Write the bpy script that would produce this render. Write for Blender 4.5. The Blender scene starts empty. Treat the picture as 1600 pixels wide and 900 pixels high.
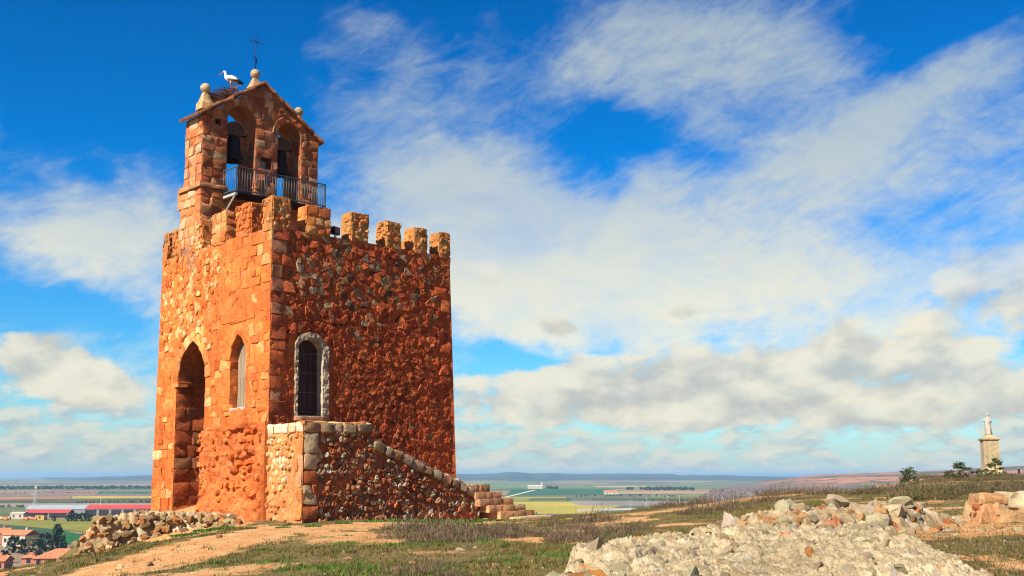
import bpy, bmesh, math, random
import numpy as np
from mathutils import Vector, Matrix, Euler
from mathutils.geometry import delaunay_2d_cdt

SC = bpy.context.scene
COL = SC.collection
R = math.radians
rng = np.random.default_rng(7)
random.seed(7)

# ------------------------------------------------------------------ camera
FPX, EYE = 1700.0, 1.4                       # focal length in pixels of a 1600 px wide frame, eye height
PITCH = math.atan(295 / FPX)
cam_d = bpy.data.cameras.new('camera'); cam = bpy.data.objects.new('camera', cam_d); COL.objects.link(cam)
cam.location = (0, 0, EYE); cam.rotation_euler = (math.pi / 2 + PITCH, 0, 0)
cam_d.sensor_width = 36; cam_d.lens = 36 * FPX / 1600; cam_d.clip_start = 0.1; cam_d.clip_end = 80000
SC.camera = cam

# ------------------------------------------------------------------ exposure, sampling
SC.view_settings.view_transform = 'Standard'; SC.view_settings.look = 'None'
SC.view_settings.exposure = 0.95; SC.view_settings.gamma = 1; SC.view_settings.use_curve_mapping = False
SC.cycles.use_denoising = True
try: SC.cycles.denoiser = 'OPENIMAGEDENOISE'
except Exception: pass
SC.cycles.filter_width = 1.15; SC.cycles.max_bounces = 6; SC.cycles.volume_bounces = 1; SC.cycles.transparent_max_bounces = 8

# ------------------------------------------------------------------ sun
SUN_EL = R(41)
SUN = Vector((-0.629 * math.cos(SUN_EL), -0.777 * math.cos(SUN_EL), math.sin(SUN_EL)))
sl = bpy.data.lights.new('sun', 'SUN'); sl.energy = 5.0; sl.angle = R(0.53); sl.color = (1.0, 0.93, 0.80)
so = bpy.data.objects.new('sun', sl); COL.objects.link(so)
so.rotation_euler = SUN.to_track_quat('Z', 'Y').to_euler(); so.location = (-30, -20, 60)

# ------------------------------------------------------------------ node helper
class NT:
    def __init__(s, tree): s.t = tree
    def n(s, kind, **kw):
        x = s.t.nodes.new(kind)
        for k, v in kw.items():
            if k.startswith('i_'):
                key = k[2:]; x.inputs[int(key) if key.isdigit() else key.replace('_', ' ')].default_value = v
            else: setattr(x, k, v)
        return x
    def l(s, a, b): s.t.links.new(a, b)
    def setin(s, sock, v):
        if isinstance(v, bpy.types.NodeSocket): s.l(v, sock)
        else: sock.default_value = v
    def math(s, op, a, b=0.0, c=None, clamp=False):
        x = s.n('ShaderNodeMath', operation=op, use_clamp=clamp)
        s.setin(x.inputs[0], a); s.setin(x.inputs[1], b)
        if c is not None: s.setin(x.inputs[2], c)
        return x.outputs[0]
    def mix(s, f, a, b, mode='MIX'):
        x = s.n('ShaderNodeMix', data_type='RGBA', blend_type=mode)
        s.setin(x.inputs[0], f); s.setin(x.inputs[6], a); s.setin(x.inputs[7], b)
        return x.outputs[2]
    def ramp(s, f, lo, hi, a=0.0, b=1.0, smooth=True):
        x = s.n('ShaderNodeMapRange', interpolation_type='SMOOTHSTEP' if smooth else 'LINEAR')
        s.setin(x.inputs[0], f); x.inputs[1].default_value = lo; x.inputs[2].default_value = hi
        x.inputs[3].default_value = a; x.inputs[4].default_value = b
        return x.outputs[0]
    def noise(s, vec, scale, detail=4, rough=0.55, dist=0.0):
        x = s.n('ShaderNodeTexNoise'); s.l(vec, x.inputs['Vector'])
        x.inputs['Scale'].default_value = scale; x.inputs['Detail'].default_value = detail
        x.inputs['Roughness'].default_value = rough; x.inputs['Distortion'].default_value = dist
        return x.outputs[0]

def c4(c): return (c[0], c[1], c[2], 1.0)

# ------------------------------------------------------------------ world: clear sky plus two cloud layers, all by direction
def pixdir(px, py):                          # direction of a place in the sky, as (x, z) of the unit vector
    x = (px - 800) / FPX; y = (450 - py) / FPX
    v = Vector((x, math.cos(PITCH) - y * math.sin(PITCH), math.sin(PITCH) + y * math.cos(PITCH))).normalized()
    return v.x, v.z
W = bpy.data.worlds.new('World'); SC.world = W; W.use_nodes = True
W.cycles.sampling_method = 'MANUAL'; W.cycles.sample_map_resolution = 512
wt = W.node_tree; wt.nodes.clear(); w = NT(wt)
tc = w.n('ShaderNodeTexCoord').outputs['Generated']
sky = w.n('ShaderNodeTexSky', sky_type='NISHITA', sun_disc=False)
sky.sun_elevation = SUN_EL; sky.sun_rotation = math.atan2(SUN.x, SUN.y)
sky.altitude = 900; sky.air_density = 1.0; sky.dust_density = 0.3; sky.ozone_density = 3.0
sep = w.n('ShaderNodeSeparateXYZ'); w.l(tc, sep.inputs[0])
dx, dy, dz = sep.outputs
hs = w.n('ShaderNodeHueSaturation'); w.l(sky.outputs[0], hs.inputs['Color'])
hs.inputs['Saturation'].default_value = 1.5; hs.inputs['Hue'].default_value = 0.494
# clean mountain air: deeper blue with height, the same all round
cr0 = w.n('ShaderNodeValToRGB'); w.l(dz, cr0.inputs[0]); el0 = cr0.color_ramp
for k_, (p_, c_) in enumerate([(0.0, (.44, .54, .58)), (0.07, (.42, .64, .70)), (0.16, (.42, .70, .82)), (0.26, (.42, .66, .83)), (0.42, (.32, .52, .72)), (1.0, (.22, .38, .60))]):
    e_ = el0.elements[k_] if k_ < 2 else el0.elements.new(p_)
    e_.position = p_; e_.color = c4(c_)
skyc = w.mix(1.0, hs.outputs[0], cr0.outputs[0], 'MULTIPLY')
flat = w.n('ShaderNodeCombineXYZ'); w.l(dx, flat.inputs[0]); w.l(dz, flat.inputs[1])
stretch = w.n('ShaderNodeMapping'); w.l(tc, stretch.inputs[0]); stretch.inputs['Scale'].default_value = (1, 1, 2.0)
sv = stretch.outputs[0]
rot2 = w.n('ShaderNodeMapping'); w.l(tc, rot2.inputs[0]); rot2.inputs['Rotation'].default_value = (0, R(28), 0)
stretch2 = w.n('ShaderNodeMapping'); w.l(rot2.outputs[0], stretch2.inputs[0]); stretch2.inputs['Scale'].default_value = (.8, 1, 2.4)
sv2 = stretch2.outputs[0]
warp = w.n('ShaderNodeTexNoise'); w.l(tc, warp.inputs['Vector']); warp.inputs['Scale'].default_value = 7; warp.inputs['Detail'].default_value = 5
wsub = w.n('ShaderNodeVectorMath', operation='SUBTRACT'); w.l(warp.outputs['Color'], wsub.inputs[0]); wsub.inputs[1].default_value = (.5, .5, .5)
wsc = w.n('ShaderNodeVectorMath', operation='SCALE'); w.l(wsub.outputs[0], wsc.inputs[0]); wsc.inputs['Scale'].default_value = .16
wadd = w.n('ShaderNodeVectorMath', operation='ADD'); w.l(flat.outputs[0], wadd.inputs[0]); w.l(wsc.outputs[0], wadd.inputs[1])
def blob(px, py, rx, ry, ang, wt_, src=None):
    x, z = pixdir(px, py)
    m = w.n('ShaderNodeMapping', vector_type='TEXTURE'); w.l(src or wadd.outputs[0], m.inputs[0])
    m.inputs['Location'].default_value = (x, z, 0); m.inputs['Rotation'].default_value = (0, 0, R(ang))
    m.inputs['Scale'].default_value = (rx / FPX, ry / FPX, 1)
    g = w.n('ShaderNodeTexGradient', gradient_type='SPHERICAL'); w.l(m.outputs[0], g.inputs[0])
    return w.math('MULTIPLY', w.ramp(g.outputs['Fac'], 0.0, 0.9), wt_)
def total(parts):
    t = parts[0]
    for p in parts[1:]: t = w.math('ADD', t, p)
    return t
# thin high cloud
hi = total([blob(*b) for b in [
    (60, 285, 280, 140, -20, .40), (200, 395, 180, 120, -30, .36),
    (540, 95, 260, 120, 20, .22), (620, 240, 300, 200, -20, .30), (760, 340, 360, 150, 0, .30),
    (1060, 85, 480, 170, -6, .42), (1400, 180, 360, 100, 27, .36), (1230, 270, 330, 140, 10, .16),
    (880, 395, 560, 160, 6, .54), (1080, 490, 800, 140, 0, .46), (1480, 330, 360, 200, 20, .26), (160, 530, 300, 70, 0, .10),
    (960, 235, 240, 115, 8, -.28), (150, 60, 560, 260, 0, -.55), (110, 455, 280, 85, 0, -.24),
    (1580, 20, 380, 140, -10, -.36), (760, 0, 280, 80, 10, -.22), (480, 250, 120, 200, 0, -.08), (835, 542, 220, 36, 0, -.48), (760, 575, 90, 40, 0, -.3), (1190, 300, 220, 70, 10, -.12), (1480, 470, 200, 40, 0, -.2)]])
n1 = w.noise(sv, 8.0, 7, 0.64, 0.3); n2 = w.noise(sv2, 30.0, 6, 0.62, 0.8); n0 = w.noise(sv, 2.6, 3, 0.5)
dens = w.math('ADD', w.math('ADD', w.math('MULTIPLY', n1, 0.95), w.math('MULTIPLY', n2, 0.46)), w.math('MULTIPLY', n0, 0.20))
dens = w.math('ADD', dens, hi)
a1 = w.math('MULTIPLY', w.ramp(dens, 0.74, 1.42), w.ramp(dz, 0.10, 0.34, 0.95, 0.80))
a1 = w.math('MULTIPLY', a1, w.ramp(dz, 0.36, 0.60, 1.0, 0.25))
a1 = w.math('MULTIPLY', a1, w.ramp(n1, 0.30, 0.62, 0.72, 1.0))
warm = w.ramp(dz, 0.08, 0.34)
hic = w.mix(warm, (5.0, 4.75, 3.7, 1), (2.85, 3.25, 3.15, 1))
c1 = w.mix(a1, skyc, hic)
# low cumulus, shaded by comparing the cloud with itself a little towards the sun
def cumulus(scale, zst, off, up):
    m = w.n('ShaderNodeMapping'); w.l(tc, m.inputs[0]); m.inputs['Scale'].default_value = (1, 1, zst)
    m.inputs['Location'].default_value = (off, 0, off * .7)
    m2 = w.n('ShaderNodeMapping'); w.l(tc, m2.inputs[0]); m2.inputs['Scale'].default_value = (1, 1, zst)
    m2.inputs['Location'].default_value = (off - up * .3, 0, off * .7 + up)
    return w.noise(m.outputs[0], scale, 7, 0.53, 0.1), w.noise(m2.outputs[0], scale, 3, 0.50, 0.1)
def band(lo0, lo1, hi0, hi1): return w.math('MULTIPLY', w.ramp(dz, lo0, lo1), w.ramp(dz, hi0, hi1, 1, 0))
big = total([blob(*b, flat.outputs[0]) for b in [
    (1000, 610, 420, 85, 3, .22), (1350, 600, 480, 90, 3, .24), (1590, 440, 220, 120, 0, .27), (1300, 545, 340, 70, 6, .16), (860, 512, 130, 26, 0, .18), (1065, 490, 80, 20, 0, .15),
    (70, 555, 130, 62, 0, .30), (150, 605, 190, 50, 0, .28), (820, 600, 190, 70, 10, .14), (1500, 640, 300, 60, 0, .18), (1150, 650, 520, 50, 0, .20)]])
nb, nb2 = cumulus(15.0, 1.75, 3.1, .030)
db = w.math('ADD', nb, big); ab = w.math('MULTIPLY', w.ramp(db, 0.60, 0.74), w.ramp(dz, 0.13, 0.235, 0.92, 0.0))
sb = w.ramp(w.math('SUBTRACT', nb, nb2), -0.20, 0.16)
ns, ns2 = cumulus(30.0, 2.6, 1.7, .020)
cov = band(0.0, 0.01, 0.06, 0.10)
as_ = w.math('MULTIPLY', w.math('MULTIPLY', w.ramp(ns, 0.38, 0.55), cov), 0.82)
ss = w.ramp(w.math('SUBTRACT', ns, ns2), -0.18, 0.16)
cs = w.mix(ss, (2.4, 2.8, 2.9, 1), (4.1, 3.95, 3.25, 1))
cb = w.mix(sb, (2.8, 2.85, 2.65, 1), (4.7, 4.4, 3.5, 1))
veil = w.math('MULTIPLY', w.ramp(dz, 0.0, 0.06, 0.55, 0.0), 1.0)
c1 = w.mix(veil, c1, (2.1, 2.75, 3.1, 1))
c2 = w.mix(as_, c1, cs)
c3 = w.mix(ab, c2, cb)
bg = w.n('ShaderNodeBackground'); w.l(c3, bg.inputs[0]); bg.inputs[1].default_value = 0.1
wo = w.n('ShaderNodeOutputWorld'); w.l(bg.outputs[0], wo.inputs[0])

# ------------------------------------------------------------------ numeric noise
def _hash(ix, iy, iz, seed):
    h = (ix.astype(np.int64) * 374761393 + iy.astype(np.int64) * 668265263 + iz.astype(np.int64) * 2147483647 + seed * 974711) & 0xFFFFFFFF
    h = ((h ^ (h >> 13)) * 1274126177) & 0xFFFFFFFF
    h = ((h ^ (h >> 16)) * 2246822519) & 0xFFFFFFFF
    return ((h ^ (h >> 15)) & 0xFFFFFF) / float(0xFFFFFF)
def vnoise(P, seed=0):
    P = np.asarray(P, float)
    if P.shape[1] == 2: P = np.c_[P, np.zeros(len(P))]
    i = np.floor(P); f = P - i; f = f * f * (3 - 2 * f)
    out = 0
    for a in (0, 1):
        for b in (0, 1):
            for c in (0, 1):
                wgt = (f[:, 0] if a else 1 - f[:, 0]) * (f[:, 1] if b else 1 - f[:, 1]) * (f[:, 2] if c else 1 - f[:, 2])
                out = out + wgt * _hash(i[:, 0] + a, i[:, 1] + b, i[:, 2] + c, seed)
    return out * 2 - 1
def fbm(P, octv=4, seed=0, gain=0.5):
    P = np.asarray(P, float); s = 0; a = 1; t = 0
    for k in range(octv):
        s = s + a * vnoise(P * 2 ** k + 17.3 * k, seed + k); t += a; a *= gain
    return s / t
def worley(P, seed=0):
    P = np.asarray(P, float)
    if P.shape[1] == 2: P = np.c_[P, np.zeros(len(P))]; zr = (0,)
    else: zr = (-1, 0, 1)
    i = np.floor(P); f1 = np.full(len(P), 9.0); f2 = f1.copy(); idv = np.zeros(len(P))
    for a in (-1, 0, 1):
        for b in (-1, 0, 1):
            for c in zr:
                q = i + np.array([a, b, c])
                fx = q[:, 0] + _hash(q[:, 0], q[:, 1], q[:, 2], seed); fy = q[:, 1] + _hash(q[:, 0], q[:, 1], q[:, 2], seed + 1)
                fz = q[:, 2] + (_hash(q[:, 0], q[:, 1], q[:, 2], seed + 2) if len(zr) > 1 else 0)
                d = np.sqrt((fx - P[:, 0]) ** 2 + (fy - P[:, 1]) ** 2 + (fz - P[:, 2]) ** 2)
                m = d < f1
                f2 = np.where(m, f1, np.minimum(f2, d)); idv = np.where(m, _hash(q[:, 0], q[:, 1], q[:, 2], seed + 5), idv); f1 = np.where(m, d, f1)
    return f1, f2, idv

# ------------------------------------------------------------------ mesh helpers
def mesh(name, V, F, mat=None, col=None, smooth=True):
    me = bpy.data.meshes.new(name)
    V = np.asarray(V, dtype=np.float32)
    if isinstance(F, np.ndarray):
        k = F.shape[1]
        me.vertices.add(len(V)); me.vertices.foreach_set('co', V.ravel())
        me.loops.add(F.size); me.loops.foreach_set('vertex_index', F.astype(np.int32).ravel())
        me.polygons.add(len(F)); me.polygons.foreach_set('loop_start', np.arange(0, F.size, k, dtype=np.int32))
        me.polygons.foreach_set('loop_total', np.full(len(F), k, dtype=np.int32)); me.update(calc_edges=True)
    else:
        me.from_pydata([tuple(map(float, v)) for v in V], [], F)
    if smooth: me.polygons.foreach_set('use_smooth', [True] * len(me.polygons))
    if smooth == 'auto': me.set_sharp_from_angle(angle=R(32))
    if col is not None:
        at_ = me.color_attributes.new('Col', 'FLOAT_COLOR', 'POINT')
        c = np.ones((len(V), 4), np.float32); c[:, :3] = np.asarray(col, np.float32)
        at_.data.foreach_set('color', c.ravel())
    if mat: me.materials.append(mat)
    me.validate(); me.update()
    return me
def put(name, me, parent=None, loc=None, rot=None, scale=None):
    o = bpy.data.objects.new(name, me); COL.objects.link(o)
    if parent: o.parent = parent
    if loc is not None: o.location = loc
    if rot is not None: o.rotation_euler = rot
    if scale is not None: o.scale = scale if hasattr(scale, '__len__') else (scale,) * 3
    return o
def tag(o, label=None, cat=None, group=None, kind=None):
    if label: o['label'] = label
    if cat: o['category'] = cat
    if group: o['group'] = group
    if kind: o['kind'] = kind
    return o
def empty(name, loc=(0, 0, 0), rz=0.0):
    o = bpy.data.objects.new(name, None); COL.objects.link(o); o.location = loc; o.rotation_euler = (0, 0, rz)
    o.empty_display_size = 0.3
    return o
class MB:                                    # gathers shapes into one mesh
    def __init__(s): s.V = []; s.F = []; s.C = []
    def add(s, V, F, col=None):
        o = len(s.V); s.V.extend([tuple(v) for v in V]); s.F.extend([tuple(i + o for i in f) for f in F])
        s.C.extend([tuple(col) if col is not None else (.5, .5, .5)] * len(V)); return s
    def box(s, c, d, rz=0.0, col=None):
        cx, cy, cz = c; x, y, z = d[0] / 2, d[1] / 2, d[2] / 2; ca, sa = math.cos(rz), math.sin(rz)
        V = [(cx + a * x * ca - b * y * sa, cy + a * x * sa + b * y * ca, cz + e * z) for e in (-1, 1) for a, b in ((-1, -1), (1, -1), (1, 1), (-1, 1))]
        return s.add(V, [(3, 2, 1, 0), (4, 5, 6, 7), (0, 1, 5, 4), (1, 2, 6, 5), (2, 3, 7, 6), (3, 0, 4, 7)], col)
    def tube(s, pts, rad, n=8, col=None, cap=True):
        pts = [Vector(p) for p in pts]; rad = rad if hasattr(rad, '__len__') else [rad] * len(pts)
        rings = []; V = []; F = []
        up = Vector((0.13, 0.21, 1))
        for i, p in enumerate(pts):
            t = (pts[min(i + 1, len(pts) - 1)] - pts[max(i - 1, 0)]).normalized()
            if abs(t.dot(up.normalized())) > .95: up = Vector((1, .2, .1))
            a = t.cross(up).normalized(); b = a.cross(t).normalized()
            r = rad[i]; ra, rb = r if hasattr(r, '__len__') else (r, r)
            for k in range(n):
                th = 2 * math.pi * k / n; V.append(tuple(p + a * math.cos(th) * ra + b * math.sin(th) * rb))
        for i in range(len(pts) - 1):
            for k in range(n): F.append((i * n + k, i * n + (k + 1) % n, (i + 1) * n + (k + 1) % n, (i + 1) * n + k))
        if cap: F.append(tuple(range(n))[::-1]); F.append(tuple((len(pts) - 1) * n + k for k in range(n)))
        return s.add(V, F, col)
    def lathe(s, prof, c=(0, 0, 0), n=16, col=None):
        V = []; F = []
        for r, z in prof:
            for k in range(n):
                th = 2 * math.pi * k / n; V.append((c[0] + r * math.cos(th), c[1] + r * math.sin(th), c[2] + z))
        for i in range(len(prof) - 1):
            for k in range(n): F.append((i * n + k, i * n + (k + 1) % n, (i + 1) * n + (k + 1) % n, (i + 1) * n + k))
        F.append(tuple(range(n))[::-1]); F.append(tuple((len(prof) - 1) * n + k for k in range(n)))
        return s.add(V, F, col)
    def mesh(s, name, mat, smooth=False): return mesh(name, s.V, s.F, mat, s.C, smooth)
    def put(s, name, mat, parent=None, smooth=False, **kw): return put(name, s.mesh(name, mat, smooth), parent, **kw)
def jitter_col(c, amt=0.15, hue=0.08):
    k = 1 + random.uniform(-amt, amt)
    return tuple(max(0.005, x * k * (1 + random.uniform(-hue, hue))) for x in c)
ORD = ('leftmost', 'second', 'third', 'fourth', 'fifth', 'sixth', 'seventh', 'eighth', 'ninth', 'tenth', 'eleventh', 'twelfth', 'thirteenth', 'fourteenth', 'fifteenth', 'sixteenth', 'seventeenth', 'eighteenth', 'nineteenth', 'twentieth')
def rank_labels(objs, what, where, cat, group):  # told apart by their order from left to right as seen
    objs = sorted(objs, key=lambda o: o.location.x / max(o.location.y, 1))
    for k, o in enumerate(objs):
        lab = f'{ORD[k]} {what} {where}' if k == 0 else f'rightmost {what} {where}' if k == len(objs) - 1 else f'{ORD[k]} {what} from the left {where}'
        tag(o, lab, cat, group)
def pick(pal):                               # palette: list of (weight, colour)
    t = random.random() * sum(p[0] for p in pal)
    for wgt, c in pal:
        t -= wgt
        if t <= 0: break
    return jitter_col(c)

# ------------------------------------------------------------------ materials
def new_mat(name):
    m = bpy.data.materials.new(name); m.use_nodes = True
    t = NT(m.node_tree); b = m.node_tree.nodes['Principled BSDF']
    b.inputs['Specular IOR Level'].default_value = 0.15; b.inputs['Roughness'].default_value = 0.92
    return m, t, b
def stone_mat(name, from_object=False, scale=1.0, bump=0.5, lichen=0.25, lich_col=(.32, .29, .22), contrast=0.5, tint=(1, 1, 1)):
    m, t, b = new_mat(name)
    co = t.n('ShaderNodeTexCoord').outputs['Object'] if from_object else t.n('ShaderNodeNewGeometry').outputs['Position']
    if from_object:
        base = t.n('ShaderNodeObjectInfo').outputs['Color']
    else:
        base = t.n('ShaderNodeAttribute', attribute_name='Col').outputs['Color']
    if tint != (1, 1, 1): base = t.mix(1.0, base, c4(tint), 'MULTIPLY')
    n1 = t.noise(co, 6 * scale, 8, 0.65); n2 = t.noise(co, 45 * scale, 6, 0.7); n3 = t.noise(co, 2.2 * scale, 4, 0.6)
    v = t.math('ADD', t.math('MULTIPLY', n1, 0.6), t.math('MULTIPLY', n2, 0.4))
    k = t.ramp(v, 0.32, 0.68, 1 - contrast, 1 + contrast, smooth=False)
    sc = t.n('ShaderNodeVectorMath', operation='SCALE'); t.l(base, sc.inputs[0]); t.l(k, sc.inputs['Scale'])
    if not from_object:                      # old rain streaks and broad stains
        ms = t.n('ShaderNodeMapping'); t.l(co, ms.inputs[0]); ms.inputs['Scale'].default_value = (2.6, 2.6, .28)
        k2 = t.math('MULTIPLY', t.ramp(t.noise(ms.outputs[0], 1.0, 5, .6), .35, .7, 1.10, .76, smooth=False), t.ramp(t.noise(co, .55, 4, .6), .32, .68, .84, 1.14, smooth=False))
        sc2 = t.n('ShaderNodeVectorMath', operation='SCALE'); t.l(sc.outputs[0], sc2.inputs[0]); t.l(k2, sc2.inputs['Scale']); sc = sc2
    lf = t.math('MULTIPLY', t.ramp(n3, 0.54, 0.66), t.ramp(n2, 0.45, 0.6)); lf = t.math('MULTIPLY', lf, lichen)
    c = t.mix(lf, sc.outputs[0], c4(lich_col))
    t.l(c, b.inputs['Base Color'])
    vo = t.n('ShaderNodeTexVoronoi'); t.l(co, vo.inputs['Vector']); vo.inputs['Scale'].default_value = 22 * scale
    hgt = t.math('ADD', t.math('MULTIPLY', n1, 1.0), t.math('ADD', t.math('MULTIPLY', n2, 0.5), t.math('MULTIPLY', vo.outputs['Distance'], 0.35)))
    bp = t.n('ShaderNodeBump'); bp.inputs['Strength'].default_value = bump; bp.inputs['Distance'].default_value = 0.06 / scale
    t.l(hgt, bp.inputs['Height']); t.l(bp.outputs[0], b.inputs['Normal'])
    return m
def plain_mat(name, col, rough=0.8, metal=0.0, var=0.2, scale=8.0, bump=0.0, spec=0.2, stretch=(1, 1, 1)):
    m, t, b = new_mat(name)
    co = t.n('ShaderNodeTexCoord').outputs['Object']
    mp = t.n('ShaderNodeMapping'); t.l(co, mp.inputs[0]); mp.inputs['Scale'].default_value = stretch
    n1 = t.noise(mp.outputs[0], scale, 6, 0.6)
    k = t.ramp(n1, 0.3, 0.7, 1 - var, 1 + var, smooth=False)
    sc = t.n('ShaderNodeVectorMath', operation='SCALE'); sc.inputs[0].default_value = col[:3]; t.l(k, sc.inputs['Scale'])
    t.l(sc.outputs[0], b.inputs['Base Color'])
    b.inputs['Roughness'].default_value = rough; b.inputs['Metallic'].default_value = metal; b.inputs['Specular IOR Level'].default_value = spec
    if bump:
        bp = t.n('ShaderNodeBump'); bp.inputs['Strength'].default_value = bump; bp.inputs['Distance'].default_value = 0.02
        t.l(n1, bp.inputs['Height']); t.l(bp.outputs[0], b.inputs['Normal'])
    return m
def attr_mat(name, rough=0.9, var=0.25, scale=10.0, translucent=0.0):
    m, t, b = new_mat(name)
    base = t.n('ShaderNodeAttribute', attribute_name='Col').outputs['Color']
    co = t.n('ShaderNodeTexCoord').outputs['Object']
    k = t.ramp(t.noise(co, scale, 4, 0.6), 0.3, 0.7, 1 - var, 1 + var, smooth=False)
    sc = t.n('ShaderNodeVectorMath', operation='SCALE'); t.l(base, sc.inputs[0]); t.l(k, sc.inputs['Scale'])
    t.l(sc.outputs[0], b.inputs['Base Color']); b.inputs['Roughness'].default_value = rough
    return m
M_STONE = stone_mat('tower_stone', bump=0.8, contrast=0.42, lichen=0.22, lich_col=(.16, .12, .07))
M_MORTAR = stone_mat('red_mortar', bump=0.85, contrast=0.48, lichen=0.10, lich_col=(.25, .17, .10))
M_PALE = stone_mat('pale_rubble', bump=0.8, contrast=0.42, lichen=0.35, lich_col=(.20, .18, .14), scale=1.6)
M_ROCK = stone_mat('loose_rock', from_object=True, bump=0.8, contrast=0.38, lichen=0.35, lich_col=(.24, .22, .18), scale=1.3)
M_IRON = plain_mat('dark_iron', (.035, .035, .05), 0.55, 0.6)
M_STEEL = plain_mat('painted_steel', (.10, .115, .12), 0.5, 0.3)
M_BRONZE = plain_mat('dark_bronze', (.05, .04, .03), 0.5, 0.7, 0.3)
M_ATTR = attr_mat('painted_parts')
M_LEAF = attr_mat('foliage', var=0.3, scale=3.0)

# ================================================================== TERRAIN
CTRL = np.array([
 (-12.75, 39.2, .20), (-9.6, 36.2, .2), (-6.1, 32.6, .05), (-7.4, 33.6, .06), (.46, 40, -.12), (-3, 36, 0.0), (0, 17, -.1), (-4, 17.5, -.15), (-9.6, 24, -.72), (-13.6, 36, -1.0), (-12.4, 34.8, -.85), (-11.2, 35.0, -.62), (-9.6, 34.3, -.32), (-8.4, 33.4, -.10), (-11.0, 37.6, .20),
 (-13.7, 30, -1.08), (-9, 30, -.25), (-6, 26, -.12), (3.4, 42, .02), (7.3, 42, .38), (10.6, 46, .65), (18.7, 54, .64), (28.4, 72, 1.1), (40.8, 88, 1.25),
 (43.5, 100, 1.45), (76, 165, 1.1), (60, 140, 1.3), (38.4, 85, 1.2), (8.85, 22, .32), (7.2, 16, .15), (5.7, 20, .32), (4.2, 36, .26), (10.5, 28, .52), (26.9, 75, .85), (34.5, 85, 1.2),
 (3, 15, 0), (1, 24, -.02), (0, 8, -.2), (-8, 8, -.6), (10, 6, 0), (0, -10, -.2), (-12, -10, -.9), (16, 30, .7), (30, 50, 1.1), (60, 110, 1.25), (55, 60, 1.6), (24, 10, .4), (-14, 12, -1.2), (20, -12, .2), (-1.5, 24, -.05), (2.4, 30, .05), (-13.5, 41, .1), (-6, 46, .1), (0, 46, -.1)])
def _tps(r2): return 0.5 * r2 * np.log(np.maximum(r2, 1e-9))
_n = len(CTRL); _xy = CTRL[:, :2]
_K = _tps(((_xy[:, None] - _xy[None]) ** 2).sum(-1)) + np.eye(_n) * 0.6
_P = np.c_[np.ones(_n), _xy]
_S = np.linalg.solve(np.block([[_K, _P], [_P.T, np.zeros((3, 3))]]), np.r_[CTRL[:, 2], np.zeros(3)])
KNOLL = np.array([(-17, -30), (-15.0, 8), (-14.3, 25), (-14.2, 31), (-14.2, 37), (-14.6, 42), (-12, 48), (-4, 50), (1, 44.5), (3.6, 43.2), (7.4, 43.2), (10.8, 47), (18.8, 56), (28.5, 74), (35, 96), (44, 114), (56, 150), (70, 185), (100, 190), (100, 120), (85, 60), (70, -30)], float)
def poly_sd(X, Y, poly):                     # > 0 outside
    d = np.full(X.shape, 1e18); ins = np.zeros(X.shape, bool); m = len(poly)
    for i in range(m):
        ax, ay = poly[i]; bx, by = poly[(i + 1) % m]; ex, ey = bx - ax, by - ay
        t = np.clip(((X - ax) * ex + (Y - ay) * ey) / (ex * ex + ey * ey), 0, 1)
        d = np.minimum(d, (X - ax - t * ex) ** 2 + (Y - ay - t * ey) ** 2)
        c = ((ay > Y) != (by > Y)) & (X < (bx - ax) * (Y - ay) / (by - ay + 1e-12) + ax); ins ^= c
    d = np.sqrt(d); return np.where(ins, -d, d)
def sstep(a, b, x): t = np.clip((x - a) / (b - a), 0, 1); return t * t * (3 - 2 * t)
PLAIN = -27.0
def far_height(X, Y):
    r = np.hypot(X, Y); az = np.degrees(np.arctan2(X, Y))
    q = np.c_[X, Y]
    z = PLAIN + 0 * r
    ytop = np.interp(az, [-60, -26, -22, -18, -12, -2, 0, 3, 7, 11, 14, 20, 60], [752, 751, 748.5, 744.5, 741, 741.5, 739.5, 741.5, 741.5, 744, 746, 747, 749])
    H = EYE + (747 - ytop) / FPX * 11000 - PLAIN + 14 * fbm(np.c_[az * .9, r / 9000], 4, 3)
    z = z + H * sstep(4200, 11000, r) * (0.86 + .14 * fbm(q / 1400, 4, 9))
    # nearer low ridge running up to the right
    yt2 = np.interp(az, [11, 14, 16, 18, 20, 22, 25, 30, 60], [749, 744, 738, 735.5, 733.5, 730, 724.5, 720, 716])
    H2 = np.maximum(0, (EYE + (745 - yt2) / FPX * 3300 - PLAIN)) * sstep(10.5, 15, az)
    z = np.maximum(z, PLAIN + H2 * sstep(2300, 3300, r) * (0.84 + .16 * fbm(q / 330, 4, 12)) - .0 * r)
    return z
def ground_z(X, Y, detail=True):
    X = np.atleast_1d(np.asarray(X, float)); Y = np.atleast_1d(np.asarray(Y, float))
    cx = np.clip(X, -40, 110); cy = np.clip(Y, -40, 190)
    z = np.zeros(X.shape)
    for i in range(0, len(X), 20000):
        s_ = slice(i, i + 20000); d2 = (cx[s_, None] - _xy[None, :, 0]) ** 2 + (cy[s_, None] - _xy[None, :, 1]) ** 2
        z[s_] = _tps(d2) @ _S[:_n] + _S[_n] + _S[_n + 1] * cx[s_] + _S[_n + 2] * cy[s_]
    z = np.clip(z, -2.0, 3.2)
    sd = poly_sd(X, Y, KNOLL); d = np.maximum(sd + .6, 0)
    z = z - 0.55 * (np.sqrt(d * d + 1.0) - 1.0)
    near = np.exp(-np.hypot(X, Y) / 90)
    if detail:
        q = np.c_[X, Y]
        z = z + (0.05 * fbm(q * .45, 3, 21) + 0.022 * fbm(q * 2.1, 3, 31)) * near
    fz = far_height(X, Y)
    return np.maximum(z, fz)
def gz(x, y): return float(ground_z([x], [y])[0])

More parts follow.
